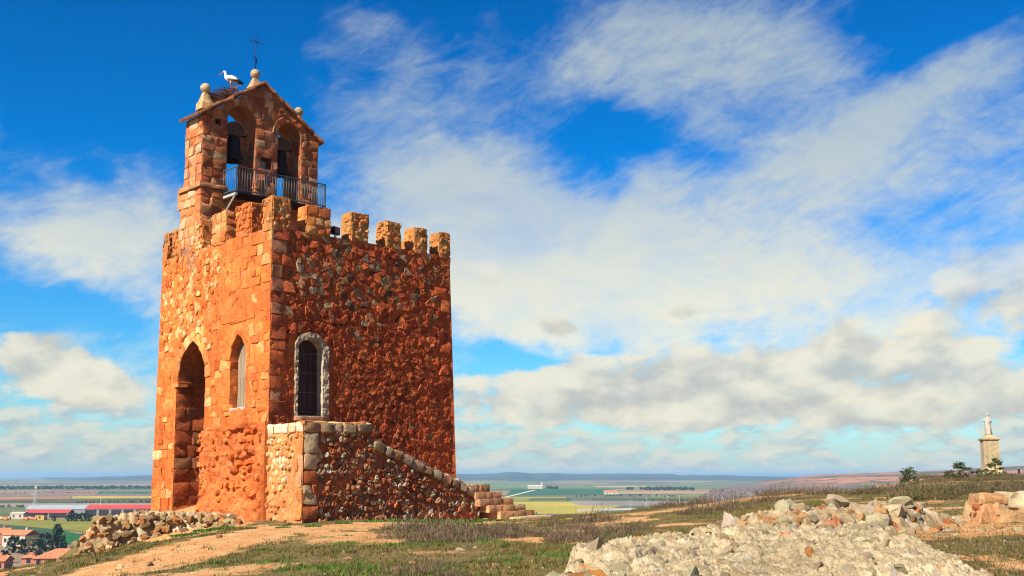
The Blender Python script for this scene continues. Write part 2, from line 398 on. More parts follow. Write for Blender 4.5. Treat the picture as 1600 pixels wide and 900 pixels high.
# bare earth: path and worn patches as ellipses (x, y, rx, ry, angle, weight) and a polyline
PATH = [(-9.2, 20.5, 1.8), (-8.2, 22, 1.9), (-7.8, 25.0, 2.2), (-7.0, 27.6, 2.1), (-5.8, 29.9, 1.7), (-4.4, 31.4, 1.3), (-3.0, 33.2, 1.0), (-1.2, 35.6, .8), (1.2, 38.6, .8), (3.0, 40.5, .7)]
PATH2 = [(2.5, 35.2, 1.0), (4.5, 35.6, 1.1), (6.2, 37.6, 1.2), (8.5, 42, 1.2), (11.8, 46, 1.2), (17, 52, 1.1)]
PATH3 = [(8.0, 20.5, .9), (9.5, 21.5, 1.0), (12, 22.5, 1.2)]
PATCH = [(-6.2, 18.6, 2.2, 1.3, .2, 1.0), (-11, 38.4, 2.2, 1.2, .3, .9), (-9.5, 34.6, 3.0, 1.0, -.6, 1.0), (-6.4, 31.2, 1.6, 1.2, 0, .9), (.5, 25.2, .8, 1.5, .3, .85), (-1.3, 21.8, 1.1, .9, 0, .5), (-3.4, 25.6, 1.6, 1.4, 0, .55), (1.2, 24.6, .5, 1.5, .4, .8), (2.2, 30, .8, 1.6, 0, .5), (-12.6, 33, 1.2, 2.5, .2, .6), (4, 22, 1.0, 2, 0, .4), (10, 25.5, 2.5, 1.5, 0, .7), (9.6, 23.2, 2.6, 1.6, .2, .85), (12.0, 19.0, 2.0, 1.2, .2, .4), (32, 82, 4, 2, 0, .6), (38, 92, 5, 2.4, 0.2, .8), (-5.0, 20, 1.4, .8, 0, .6)]
def earth_mask(X, Y):
    q = np.c_[X, Y]; wob = .55 * fbm(q * .8, 3, 41) + .35 * fbm(q * 3.1, 3, 43)
    m = np.zeros(len(X))
    for P in (PATH, PATH2, PATH3):
        for (ax, ay, aw), (bx, by, bw) in zip(P[:-1], P[1:]):
            ex, ey = bx - ax, by - ay; t = np.clip(((X - ax) * ex + (Y - ay) * ey) / (ex * ex + ey * ey), 0, 1)
            d = np.hypot(X - ax - t * ex, Y - ay - t * ey) / (aw + t * (bw - aw))
            m = np.maximum(m, sstep(1.25, .55, d + wob * .55))
    for x, y, rx, ry, a, wg in PATCH:
        ca, sa = math.cos(a), math.sin(a); u = (X - x) * ca + (Y - y) * sa; v = -(X - x) * sa + (Y - y) * ca
        m = np.maximum(m, wg * sstep(1.3, .45, np.hypot(u / rx, v / ry) + wob * .8))
    m = np.maximum(m, .85 * sstep(.12, .42, fbm(q * .55, 4, 51) + .25 * fbm(q * 3, 3, 52)))
    return np.clip(m, 0, 1)

# ------------------------------------------------------------------ ground sheet out to the horizon
angs = np.concatenate([np.linspace(-180, -34, 60, endpoint=False), np.linspace(-34, 34, 400, endpoint=False), np.linspace(34, 180, 60, endpoint=False)])
rads = np.concatenate([[0.02, 1.5], np.linspace(3, 10, 14, endpoint=False), np.linspace(10, 52, 260, endpoint=False), np.geomspace(52, 130, 70, endpoint=False), np.geomspace(130, 42000, 120)])
AA, RR = np.meshgrid(np.radians(angs), rads); GX = (RR * np.sin(AA)).ravel(); GY = (RR * np.cos(AA)).ravel()
GZ = ground_z(GX, GY)
na, nr = len(angs), len(rads)
ii, jj = np.meshgrid(np.arange(nr - 1), np.arange(na), indexing='ij'); j2 = (jj + 1) % na
Fg = np.stack([ii * na + jj, ii * na + j2, (ii + 1) * na + j2, (ii + 1) * na + jj], -1).reshape(-1, 4)[:, ::-1]
V = np.c_[GX, GY, GZ]
em = earth_mask(GX, GY); rr = np.hypot(GX, GY)
sdk = poly_sd(V[:, 0], V[:, 1], KNOLL)
farm = np.maximum(sstep(6, 60, sdk), sstep(200, 400, rr)); q = V[:, :2]
hill = sstep(PLAIN + 4, PLAIN + 14, V[:, 2]) * farm
azd = np.degrees(np.arctan2(V[:, 0], V[:, 1])); ridge = sstep(9, 13, azd) * sstep(5200, 4200, rr)
gcol = np.c_[np.where(farm > .5, ridge, em), farm, hill]
m, t, b = new_mat('ground_soil')
co = t.n('ShaderNodeNewGeometry').outputs['Position']
at_ = t.n('ShaderNodeAttribute', attribute_name='Col').outputs['Color']; sp = t.n('ShaderNodeSeparateColor'); t.l(at_, sp.inputs[0])
nA = t.noise(co, 1.3, 8, .65); nB = t.noise(co, 9, 8, .7); nC = t.noise(co, 60, 5, .7)
earthc = t.mix(t.ramp(nB, .3, .7), (.32, .135, .045, 1), (.54, .27, .10, 1))
earthc = t.mix(t.ramp(nA, .4, .65), earthc, (.50, .29, .125, 1))
turf = t.mix(t.ramp(nA, .35, .65), (.075, .064, .018, 1), (.155, .108, .036, 1)); turf = t.mix(t.ramp(nB, .52, .68), turf, (.26, .15, .07, 1))
turf = t.mix(t.ramp(nC, .55, .75), turf, (.22, .20, .10, 1))
ef = t.ramp(t.math('ADD', sp.outputs[0], t.math('MULTIPLY', t.math('SUBTRACT', nB, .5), .9)), .30, .62)
nearc = t.mix(ef, turf, earthc)
peb = t.n('ShaderNodeTexVoronoi'); t.l(co, peb.inputs['Vector']); peb.inputs['Scale'].default_value = 14
nearc = t.mix(t.math('MULTIPLY', t.ramp(peb.outputs['Distance'], .16, .10), t.ramp(nB, .5, .6)), nearc, (.50, .40, .28, 1))
mp = t.n('ShaderNodeMapping'); t.l(co, mp.inputs[0]); mp.inputs['Scale'].default_value = (1, .42, 0)
vf = t.n('ShaderNodeTexVoronoi'); t.l(mp.outputs[0], vf.inputs['Vector']); vf.inputs['Scale'].default_value = .0042
vs = t.n('ShaderNodeSeparateColor'); t.l(vf.outputs['Color'], vs.inputs[0])
cr = t.n('ShaderNodeValToRGB'); t.l(vs.outputs[0], cr.inputs[0]); cr.color_ramp.interpolation = 'CONSTANT'
els = [(0, (.12, .17, .055)), (.18, (.27, .18, .11)), (.34, (.06, .12, .05)), (.5, (.22, .20, .07)), (.64, (.15, .115, .09)), (.78, (.30, .24, .12)), (.9, (.08, .13, .04))]
for k_, (p_, c_) in enumerate(els):
    e = cr.color_ramp.elements[k_] if k_ < 2 else cr.color_ramp.elements.new(p_)
    e.position = p_; e.color = c4(c_)
nF = t.noise(co, .02, 8, .65); nG = t.noise(co, .004, 8, .7)
farc = t.mix(t.ramp(nF, .35, .7, 0, .5), cr.outputs[0], (.17, .13, .08, 1))
redc = t.mix(t.ramp(nG, .40, .56), (.085, .085, .04, 1), (.40, .17, .085, 1)); redc = t.mix(t.ramp(nF, .52, .62), redc, (.045, .055, .03, 1)); blu = t.mix(t.ramp(nG, .45, .62), (.028, .045, .028, 1), (.085, .085, .045, 1)); hillc = t.mix(sp.outputs[0], blu, redc)
farc = t.mix(sp.outputs[2], farc, hillc)
t.l(t.mix(sp.outputs[1], nearc, farc), b.inputs['Base Color']); b.inputs['Roughness'].default_value = 1
bp = t.n('ShaderNodeBump'); bp.inputs['Strength'].default_value = .7; bp.inputs['Distance'].default_value = .04
t.l(t.math('ADD', nB, t.math('MULTIPLY', nC, .4)), bp.inputs['Height']); t.l(bp.outputs[0], b.inputs['Normal'])


me = mesh('ground', V, Fg, m, gcol)
tag(put('ground', me), kind='structure')

# ================================================================== MASONRY TOOLS
def clip_poly(poly, nx, ny, d):              # keep nx*x + ny*y <= d
    out = []; n = len(poly)
    for i in range(n):
        p, q = poly[i], poly[(i + 1) % n]; sp_, sq = nx * p[0] + ny * p[1] - d, nx * q[0] + ny * q[1] - d
        if sp_ <= 0: out.append(p)
        if (sp_ < 0 < sq) or (sq < 0 < sp_):
            t_ = sp_ / (sp_ - sq); out.append((p[0] + t_ * (q[0] - p[0]), p[1] + t_ * (q[1] - p[1])))
    return out
def voronoi_cells(a0, a1, b0, b1, size, aspect=1.35, jit=0.42, rnd=random):
    sx, sy = size * aspect, size
    nx, ny = max(1, int(round((a1 - a0) / sx))), max(1, int(round((b1 - b0) / sy))); sx = (a1 - a0) / nx; sy = (b1 - b0) / ny
    pts = {}
    for i in range(-1, nx + 1):
        for j in range(-1, ny + 1):
            pts[i, j] = (a0 + (i + .5 + (.5 if j % 2 else 0) + rnd.uniform(-jit, jit)) * sx, b0 + (j + .5 + rnd.uniform(-jit, jit) * .8) * sy)
    cells = []
    for (i, j), p in pts.items():
        if not (0 <= j < ny): continue
        poly = [(max(a0, p[0] - 2 * sx), max(b0, p[1] - 2 * sy)), (min(a1, p[0] + 2 * sx), max(b0, p[1] - 2 * sy)), (min(a1, p[0] + 2 * sx), min(b1, p[1] + 2 * sy)), (max(a0, p[0] - 2 * sx), min(b1, p[1] + 2 * sy))]
        if poly[0][0] >= poly[1][0] or poly[0][1] >= poly[2][1]: continue
        for di in (-2, -1, 0, 1, 2):
            for dj in (-2, -1, 0, 1, 2):
                q = pts.get((i + di, j + dj))
                if q is None or (di == 0 and dj == 0): continue
                nx_, ny_ = q[0] - p[0], q[1] - p[1]
                poly = clip_poly(poly, nx_, ny_, (q[0] ** 2 + q[1] ** 2 - p[0] ** 2 - p[1] ** 2) / 2)
                if len(poly) < 3: break
            if len(poly) < 3: break
        if len(poly) >= 3: cells.append(poly)
    return cells
def ashlar_cells(a0, a1, b0, b1, h=(.26, .42), wd=(.35, .75), jit=.012):
    cells = []; b = b0
    while b < b1 - .05:
        hh = random.uniform(*h)
        if b + hh > b1 - h[0] * .6: hh = b1 - b
        a = a0
        while a < a1 - .02:
            ww = random.uniform(*wd)
            if a + ww > a1 - wd[0] * .6: ww = a1 - a
            cells.append([(x + random.uniform(-jit, jit), y + random.uniform(-jit, jit)) for x, y in ((a, b), (a + ww, b), (a + ww, b + hh), (a, b + hh))])
            a += ww
        b += hh
    return cells
def parea(p): return abs(sum(p[i][0] * p[(i + 1) % len(p)][1] - p[(i + 1) % len(p)][0] * p[i][1] for i in range(len(p)))) / 2
def cent(p): return sum(x for x, _ in p) / len(p), sum(y for _, y in p) / len(p)
def ccw(p): return p if sum(p[i][0] * p[(i + 1) % len(p)][1] - p[(i + 1) % len(p)][0] * p[i][1] for i in range(len(p))) > 0 else p[::-1]
def round_poly(p, cut):
    out = []; n = len(p)
    for i in range(n):
        a, b = p[i], p[(i + 1) % n]
        out += [(a[0] + (b[0] - a[0]) * cut, a[1] + (b[1] - a[1]) * cut), (a[0] + (b[0] - a[0]) * (1 - cut), a[1] + (b[1] - a[1]) * (1 - cut))]
    return out
class Frame:                                 # a flat face: a along, b up, c outwards
    def __init__(s, o, A, B, N): s.o, s.A, s.B, s.N = Vector(o), Vector(A), Vector(B), Vector(N); s.flip = s.A.cross(s.B).dot(s.N) < 0
    def p(s, a, b, c): return s.o + s.A * a + s.B * b + s.N * c
def stone(frame, poly, gap, prot, cut=.12, dome=.5, inset=.22, depth=.06, rough=.012):
    poly = ccw(poly); ax, ay = cent(poly); r = math.sqrt(parea(poly)) / 2
    k = max(.4, 1 - gap / max(r, .02)); poly = [(ax + (x - ax) * k, ay + (y - ay) * k) for x, y in poly]
    poly = round_poly(poly, cut); n = len(poly)
    tx, ty = random.uniform(-.12, .12), random.uniform(-.12, .12)
    V = []
    for x, y in poly: V.append(frame.p(x, y, -depth))
    for x, y in poly: V.append(frame.p(x + random.uniform(-rough, rough), y + random.uniform(-rough, rough), prot * (1 - dome) + tx * (x - ax) + ty * (y - ay)))
    for x, y in poly: V.append(frame.p(ax + (x - ax) * (1 - inset), ay + (y - ay) * (1 - inset), prot + tx * (x - ax) + ty * (y - ay) + random.uniform(-rough, rough)))
    V.append(frame.p(ax, ay, prot + dome * prot * .25 + random.uniform(-rough, rough)))
    F = []
    for i in range(n):
        j = (i + 1) % n; F += [(i, j, n + j, n + i), (n + i, n + j, 2 * n + j, 2 * n + i), (2 * n + i, 2 * n + j, 3 * n)]
    if frame.flip: F = [f[::-1] for f in F]
    return V, F
class Masonry:                               # collects stones of one thing; the largest become objects of their own
    def __init__(s): s.items = []
    def add(s, VF, col, parent, area, mat=None): s.items.append((area, VF[0], VF[1], col, parent, mat))
    def lay(s, frame, cells, pal, parent, keep=None, gap=.012, prot=(.015, .04), cut=.12, dome=.5, inset=.22, rough=.012, mat=None, depth=.06, skip=0.0, bonus=1.0):
        for c in cells:
            ar = parea(c)
            if ar < .0025: continue
            x, y = cent(c)
            if keep is not None:
                if not keep(x, y): continue
                bad = [q for q in c if not keep(x + (q[0] - x) * .8, y + (q[1] - y) * .8)]
                if len(bad) > len(c) * .34: continue
                if bad: c = [(x + (q[0] - x) * (.45 if not keep(x + (q[0] - x) * .8, y + (q[1] - y) * .8) else 1), y + (q[1] - y) * (.45 if not keep(x + (q[0] - x) * .8, y + (q[1] - y) * .8) else 1)) for q in c]
            if random.random() < skip: continue
            pl = pal(x, y) if callable(pal) else pal
            s.add(stone(frame, c, gap, random.uniform(*prot), cut, dome, inset, depth, rough), pick(pl), parent, ar * bonus, mat)
    def build(s, default_mat, limit=300, name='stone', rest='rubble_stones', rest_parent=None):
        s.items.sort(key=lambda i: -i[0]); groups = {}
        for k, (ar, V, F, col, parent, mat) in enumerate(s.items):
            if k < limit:
                c = sum((Vector(v) for v in V), Vector()) / len(V)
                me = mesh(name, [Vector(v) - c for v in V], F, mat or default_mat, [col] * len(V), 'auto')
                put(name, me, parent, loc=c)
            else:
                groups.setdefault(rest_parent or parent, MB()).add(V, F, col)
        for parent, mb in groups.items():
            o = mb.put(rest, default_mat, parent, smooth='auto'); o['kind'] = 'stuff'
def split_tris(P, T):
    """every triangle into four"""
    e = np.sort(np.concatenate([T[:, [0, 1]], T[:, [1, 2]], T[:, [2, 0]]]), 1); u, inv = np.unique(e, axis=0, return_inverse=True); inv = inv.ravel()
    n, k = len(P), len(T); m = n + inv; a, b, c = m[:k], m[k:2 * k], m[2 * k:]
    return np.r_[P, P[u].mean(1)], np.concatenate([np.c_[T[:, 0], a, c], np.c_[a, T[:, 1], b], np.c_[c, b, T[:, 2]], np.c_[a, b, c]])
def cdt_wall(frame, outline, holes, step, disp, mat, name, parent, col, split=0):
    """a wall face with openings: points on a grid, cut exactly along the outlines, pushed in and out by disp"""
    def dense(poly):
        out = []
        for i in range(len(poly)):
            a, b = Vector(poly[i]), Vector(poly[(i + 1) % len(poly)]); n = max(1, int((b - a).length / step))
            out += [a + (b - a) * k / n for k in range(n)]
        return out
    pts = []; edges = []
    for poly in [outline] + holes:
        d = dense(poly); s0 = len(pts); pts += d; edges += [(s0 + k, s0 + (k + 1) % len(d)) for k in range(len(d))]
    nb = len(pts)
    xs = [p[0] for p in outline]; ys = [p[1] for p in outline]
    gx, gy = np.meshgrid(np.arange(min(xs) + step * .6, max(xs) - step * .3, step), np.arange(min(ys) + step * .6, max(ys) - step * .3, step))
    gx = gx.ravel() + rng.uniform(-.2, .2, gx.size) * step; gy = gy.ravel() + rng.uniform(-.2, .2, gy.size) * step
    keep = poly_sd(gx, gy, np.array(outline)) < -step * .4
    for h in holes: keep &= poly_sd(gx, gy, np.array(h)) > step * .4
    pts += [Vector((x, y)) for x, y in zip(gx[keep], gy[keep])]
    vs, es, fs, *_ = delaunay_2d_cdt(pts, edges, [], 0, 1e-6)
    P = np.array([(v[0], v[1]) for v in vs]); T = np.array([f for f in fs if len(f) == 3])
    ctr = P[T].mean(1); ok = poly_sd(ctr[:, 0], ctr[:, 1], np.array(outline)) < 0
    for h in holes: ok &= poly_sd(ctr[:, 0], ctr[:, 1], np.array(h)) > 0
    T = T[ok]
    for _ in range(split): P, T = split_tris(P, T)
    edge = np.minimum(1, -poly_sd(P[:, 0], P[:, 1], np.array(outline)) / (step * 1.5)); 
    for h in holes: edge = np.minimum(edge, np.abs(poly_sd(P[:, 0], P[:, 1], np.array(h))) / (step * 1.5))
    c = disp(P) * np.clip(edge, 0, 1)
    A, B, N, o = (np.array(x) for x in (frame.A, frame.B, frame.N, frame.o))
    V = o + P[:, :1] * A + P[:, 1:] * B + c[:, None] * N
    a, b_, c_ = P[T[:, 0]], P[T[:, 1]], P[T[:, 2]]
    crs = (b_[:, 0] - a[:, 0]) * (c_[:, 1] - a[:, 1]) - (b_[:, 1] - a[:, 1]) * (c_[:, 0] - a[:, 0])
    want = np.where(crs > 0, 1, -1) * (-1 if frame.flip else 1)
    T = np.where(want[:, None] > 0, T, T[:, ::-1])
    colv = col(P) if callable(col) else [col] * len(P)
    return put(name, mesh(name, V, T, mat, colv), parent)
def reveal(frame, poly, depth, mat, name, parent, col, closed=True, step=.25, amp=.02):
    """the inner sides of an opening, from the wall face inwards"""
    mb = MB(); n = len(poly); poly = ccw(poly); k = max(1, int(depth / step)); V = []
    for j in range(k + 1):
        for x, y in poly: V.append(frame.p(x + random.uniform(-amp, amp) * (j > 0), y + random.uniform(-amp, amp) * (j > 0), -depth * j / k))
    F = [(j * n + i, (j + 1) * n + i, (j + 1) * n + (i + 1) % n, j * n + (i + 1) % n) for j in range(k) for i in range(n)]
    if frame.flip: F = [f[::-1] for f in F]
    mb.add(V, F, col); return mb.put(name, mat, parent, smooth=False)
def pointed(c, half, spring, h, bottom, n=9, wb=None):
    """outline of a pointed arch opening, counter-clockwise"""
    Rr = (h * h + half * half) / (2 * half); wb = wb or (c - half, c + half)
    right = [(c + half - Rr + Rr * math.cos(th), spring + Rr * math.sin(th)) for th in np.linspace(0, math.asin(min(1, h / Rr)), n)]
    left = [(2 * c - x, y) for x, y in right[:-1]][::-1]
    return [(wb[0], bottom), (wb[1], bottom)] + right + left
def arch_ring(c, half, spring, h, th, n):
    """voussoirs round a pointed or round arch"""
    inner = pointed(c, half, spring, h, spring - 1, 24)[2:]; outer = pointed(c, half + th, spring, h + th, spring - 1, 24)[2:]
    m_ = len(inner) - 1; cells = []
    for k in range(n):
        i0, i1 = k * m_ / n, (k + 1) * m_ / n
        def at(L, f): i = min(int(f), m_ - 1); g = f - i; return (L[i][0] * (1 - g) + L[i + 1][0] * g, L[i][1] * (1 - g) + L[i + 1][1] * g)
        mid = (i0 + i1) / 2
        cells.append([at(inner, i0), at(outer, i0), at(outer, mid), at(outer, i1), at(inner, i1), at(inner, mid)])
    return cells
def inpoly(poly):
    E_ = [(poly[i][0], poly[i][1], poly[(i + 1) % len(poly)][0], poly[(i + 1) % len(poly)][1]) for i in range(len(poly))]
    def f(x, y, m=0.0):
        ins = False; best = 1e9
        for ax, ay, bx, by in E_:
            if (ay > y) != (by > y) and x < (bx - ax) * (y - ay) / (by - ay) + ax: ins = not ins
            if m:
                ex, ey = bx - ax, by - ay; t_ = max(0, min(1, ((x - ax) * ex + (y - ay) * ey) / (ex * ex + ey * ey))); best = min(best, math.hypot(x - ax - t_ * ex, y - ay - t_ * ey))
        if not m: return ins
        return (-best if ins else best) < m
    return f

# ================================================================== TOWER
# palettes: the colours of the stones themselves
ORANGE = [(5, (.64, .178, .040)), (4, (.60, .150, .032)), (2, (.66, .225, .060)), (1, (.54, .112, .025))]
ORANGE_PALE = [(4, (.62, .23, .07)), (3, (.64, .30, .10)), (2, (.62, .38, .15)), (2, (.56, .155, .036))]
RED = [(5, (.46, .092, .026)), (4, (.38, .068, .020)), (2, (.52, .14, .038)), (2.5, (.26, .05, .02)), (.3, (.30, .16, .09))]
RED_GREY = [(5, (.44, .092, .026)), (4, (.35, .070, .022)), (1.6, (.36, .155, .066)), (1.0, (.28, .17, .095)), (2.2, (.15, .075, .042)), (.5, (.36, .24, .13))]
OCHRE = [(4, (.52, .20, .052)), (3, (.48, .155, .040)), (2, (.44, .22, .085)), (1, (.30, .19, .10))]
QUOIN = [(4, (.44, .105, .032)), (2, (.38, .15, .07)), (.6, (.38, .22, .12)), (3, (.34, .075, .025))]
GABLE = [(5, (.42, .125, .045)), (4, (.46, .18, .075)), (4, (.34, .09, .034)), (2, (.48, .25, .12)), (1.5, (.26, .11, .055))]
COBBLE = [(5, (.36, .095, .032)), (3, (.42, .21, .095)), (2, (.46, .33, .19)), (2.5, (.28, .14, .075)), (.8, (.52, .42, .28)), (2, (.19, .095, .055))]
PALECOB = [(4, (.60, .40, .19)), (4, (.58, .28, .10)), (3, (.60, .21, .06)), (1.5, (.62, .48, .28))]
CREAM = [(6, (.40, .31, .18)), (4, (.36, .25, .13)), (2, (.46, .38, .25)), (1.0, (.40, .18, .06)), (1.2, (.22, .17, .11)), (.3, (.42, .11, .04))]

LEAN = R(1.1)
TM = Matrix.Translation((-7.53, 34.1, 0)) @ Matrix.Rotation(-LEAN, 4, 'Y') @ Matrix.Rotation(R(45), 4, 'Z')
tower = empty('stone_tower'); tower.matrix_world = TM
tag(tower, 'square red stone tower with battlements, dark door and bell gable on top', 'tower')
VW, UW, WT = 7.72, 7.40, 9.32               # width of the shaded face, of the sunlit face, height of the wall
FL = Frame((0, 0, 0), (0, 1, 0), (0, 0, 1), (-1, 0, 0))      # sunlit face
FR = Frame((0, 0, 0), (1, 0, 0), (0, 0, 1), (0, -1, 0))      # shaded face
arch = pointed(4.86, .93, 4.78, 1.34, -.6, wb=(3.93, 5.79)); arch = [(3.93, -.6), (5.92, -.6), (5.92, 4.62), (5.79, 4.70)] + arch[2:]
arch = [(3.93, -.6), (5.92, -.6), (5.92, 4.60), (5.79, 4.72)] + pointed(4.86, .93, 4.78, 1.34, 0)[2:]
wind = pointed(1.87, .48, 5.22, .82, 3.62)
door = [(1.06, 3.28), (2.02, 3.28), (2.02, 5.52), (1.86, 5.70), (1.62, 5.80), (1.42, 5.80), (1.20, 5.70), (1.06, 5.52)]
in_arch, in_wind, in_door = inpoly(arch), inpoly(wind), inpoly(door)

def far_edge(z): return 7.88 - .026 * z
outR = [(0, -.8), (far_edge(-.8), -.8), (far_edge(WT), WT), (0, WT)]
def far_left(z): return 7.46 - .022 * z
outL = [(0, -.8), (far_left(-.8), -.8), (far_left(WT), WT), (0, WT)]
PITS = [(random.uniform(2.2, 7.2), 6.55 + random.uniform(-.25, .35)) for _ in range(18)] + [(random.uniform(.6, 7.2), random.uniform(3.4, 9)) for _ in range(40)]
def dispR(P):
    Q = P + .05 * np.c_[fbm(P * 5, 3, 66), fbm(P * 5, 3, 67)]
    f1, f2, i1 = worley(Q * np.array([3.6, 4.6]), 5); g1_, g2_, i2 = worley(Q * np.array([8.5, 10.5]), 6)
    d = .03 * fbm(P * 1.5, 4, 61) + .035 * fbm(P * 8, 5, 62, .6) + .04 * (i1 - .3) * sstep(.01, .10, f2 - f1) + .03 * (i2 - .3) * sstep(.03, .2, g2_ - g1_) - .035
    for x, y in PITS: d -= .16 * np.exp(-((P[:, 0] - x) ** 2 + (P[:, 1] - y) ** 2) / (2 * .055 ** 2))
    return d
def dispL(P):
    rough = sstep(3.2, 5.5, P[:, 0]) * sstep(4.8, 6, P[:, 1])
    sund = np.exp(-(np.maximum(0, np.abs(P[:, 0] - 1.95) - .9) ** 2 + np.maximum(0, np.abs(P[:, 1] - 6.9) - .5) ** 2) / .05)
    return (.018 * fbm(P * 1.6, 4, 63) + .016 * fbm(P * 7, 3, 64) + rough * .07 * fbm(P * 4.5, 5, 65, .6) + .012 * fbm(P * 22, 3, 68)) * (1 - .8 * sund)
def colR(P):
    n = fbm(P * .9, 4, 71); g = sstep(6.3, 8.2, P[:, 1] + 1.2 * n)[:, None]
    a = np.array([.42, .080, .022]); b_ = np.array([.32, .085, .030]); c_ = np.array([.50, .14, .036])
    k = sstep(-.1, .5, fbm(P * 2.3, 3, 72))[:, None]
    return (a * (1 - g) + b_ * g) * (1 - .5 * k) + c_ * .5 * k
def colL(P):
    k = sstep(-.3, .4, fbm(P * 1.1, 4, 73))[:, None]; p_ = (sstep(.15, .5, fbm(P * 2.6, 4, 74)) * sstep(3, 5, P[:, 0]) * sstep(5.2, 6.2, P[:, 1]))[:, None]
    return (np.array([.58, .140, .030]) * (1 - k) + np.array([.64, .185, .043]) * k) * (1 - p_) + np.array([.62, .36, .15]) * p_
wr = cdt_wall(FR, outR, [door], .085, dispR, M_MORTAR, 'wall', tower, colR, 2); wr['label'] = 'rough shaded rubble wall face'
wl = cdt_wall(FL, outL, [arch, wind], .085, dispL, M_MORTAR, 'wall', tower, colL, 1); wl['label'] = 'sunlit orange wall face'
# hidden sides, parapet and roof deck
mb = MB(); z0, z1 = -.8, WT
a0, a1, b0, b1 = far_edge(z0), far_edge(z1), far_left(z0), far_left(z1)
V = [(a0, 0, z0), (a0, b0, z0), (0, b0, z0), (a1, 0, z1), (a1, b1, z1), (0, b1, z1)]
mb.add(V, [(0, 1, 4, 3), (1, 2, 5, 4)], (.40, .11, .035))
T_ = .55
ring_o = [(0, 0), (a1, 0), (a1, b1), (0, b1)]; ring_i = [(T_, T_), (a1 - T_, T_), (a1 - T_, b1 - T_), (T_, b1 - T_)]
V = [(x, y, z1) for x, y in ring_o] + [(x, y, z1) for x, y in ring_i] + [(x, y, 8.5) for x, y in ring_i]
mb.add(V, [(i, (i + 1) % 4, 4 + (i + 1) % 4, 4 + i) for i in range(4)] + [(4 + i, 4 + (i + 1) % 4, 8 + (i + 1) % 4, 8 + i) for i in range(4)] + [(8, 9, 10, 11)], (.40, .17, .06))
mb.put('parapet_and_rear_wall', M_MORTAR, tower)
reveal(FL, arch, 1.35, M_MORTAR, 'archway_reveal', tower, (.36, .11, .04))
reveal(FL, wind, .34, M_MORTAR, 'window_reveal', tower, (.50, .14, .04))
reveal(FR, door, .32, M_MORTAR, 'door_reveal', tower, (.52, .42, .30))

TS = Masonry()
ring_a = arch_ring(4.86, .93, 4.78, 1.34, .34, 9); ring_w = arch_ring(1.87, .48, 5.22, .82, .26, 5)
SUND = [(.85, 6.36), (3.0, 6.36), (3.0, 6.6), (2.55, 7.25), (1.9, 7.5), (1.2, 7.25), (.85, 6.8)]
in_sund = inpoly(SUND)
near_arch = inpoly(pointed(4.86, 1.27, 4.78, 1.68, 4.78)); near_wind = inpoly(pointed(1.87, .74, 5.22, 1.08, 5.22))
def ledge_zone(u, z): return u < 3.92 and z < 3.02
def keepL(u, z):
    return not (in_arch(u, z, .02) or in_wind(u, z, .02) or near_arch(u, z) or near_wind(u, z) or in_sund(u, z) or ledge_zone(u, z)) and 0 <= u <= far_left(z)
rough_zone = lambda u, z: u > 3.1 + .5 * math.sin(z * 2.1) and z > 5.6
TS.lay(FL, ring_a, ORANGE_PALE, tower, gap=.008, prot=(.02, .04), cut=.06, dome=.4, inset=.12)
TS.lay(FL, ring_w, ORANGE, tower, gap=.006, prot=(.008, .02), cut=.06, dome=.4, inset=.12)
# ashlar over the greater part of the sunlit face, rubble high on its outer side
def palL(u, z):
    if u > 3 and random.random() < .18: return [(2, (.62, .36, .13)), (1, (.60, .42, .19))]
    return ORANGE if random.random() < .80 else [(2, (.66, .27, .085)), (2, (.50, .10, .024)), (1, (.62, .34, .13))]
TS.lay(FL, ashlar_cells(0, 7.46, -.4, WT, (.20, .42), (.24, .66), .03), palL, tower, lambda u, z: keepL(u, z) and not rough_zone(u, z), gap=.009, prot=(-.006, .022), cut=.07, dome=.4, inset=.07, rough=.012, skip=.06)
TS.lay(FL, voronoi_cells(2.6, 7.42, 5.3, WT, .21, 1.15), palL, tower, lambda u, z: keepL(u, z) and rough_zone(u, z), gap=.010, prot=(-.01, .04), cut=.10, dome=.4, inset=.14, rough=.014, skip=.30)
# large corner stones and rubble of the shaded face
doorzone = inpoly([(.84, 3.2), (2.44, 3.2), (2.44, 5.7), (2.1, 6.05), (1.5, 6.12), (1.0, 5.95), (.84, 5.7)])
def keepR(v, z): return not doorzone(v, z) and 0 <= v <= far_edge(z) - .02 and not (z < 3.05 - max(0, v - 2.5) * .47 and v < 7.2)
quoin_zone = lambda v, z: v < .62 + .32 * (math.floor(z / .42) % 2) or v > 7.15 - .25 * (math.floor(z / .42) % 2)
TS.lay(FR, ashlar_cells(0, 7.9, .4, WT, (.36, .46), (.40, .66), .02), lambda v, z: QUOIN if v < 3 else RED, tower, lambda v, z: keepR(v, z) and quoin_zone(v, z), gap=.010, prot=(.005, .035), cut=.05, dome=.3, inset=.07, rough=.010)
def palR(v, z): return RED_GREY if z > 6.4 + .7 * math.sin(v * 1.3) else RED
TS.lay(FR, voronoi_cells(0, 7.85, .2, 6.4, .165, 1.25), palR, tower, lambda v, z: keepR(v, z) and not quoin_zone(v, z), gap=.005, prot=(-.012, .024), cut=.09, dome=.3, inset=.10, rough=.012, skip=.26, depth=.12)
TS.lay(FR, voronoi_cells(0, 7.85, 6.4, WT, .23, 1.2), palR, tower, lambda v, z: keepR(v, z) and not quoin_zone(v, z), gap=.007, prot=(-.012, .034), cut=.09, dome=.3, inset=.11, rough=.015, skip=.2, depth=.12)
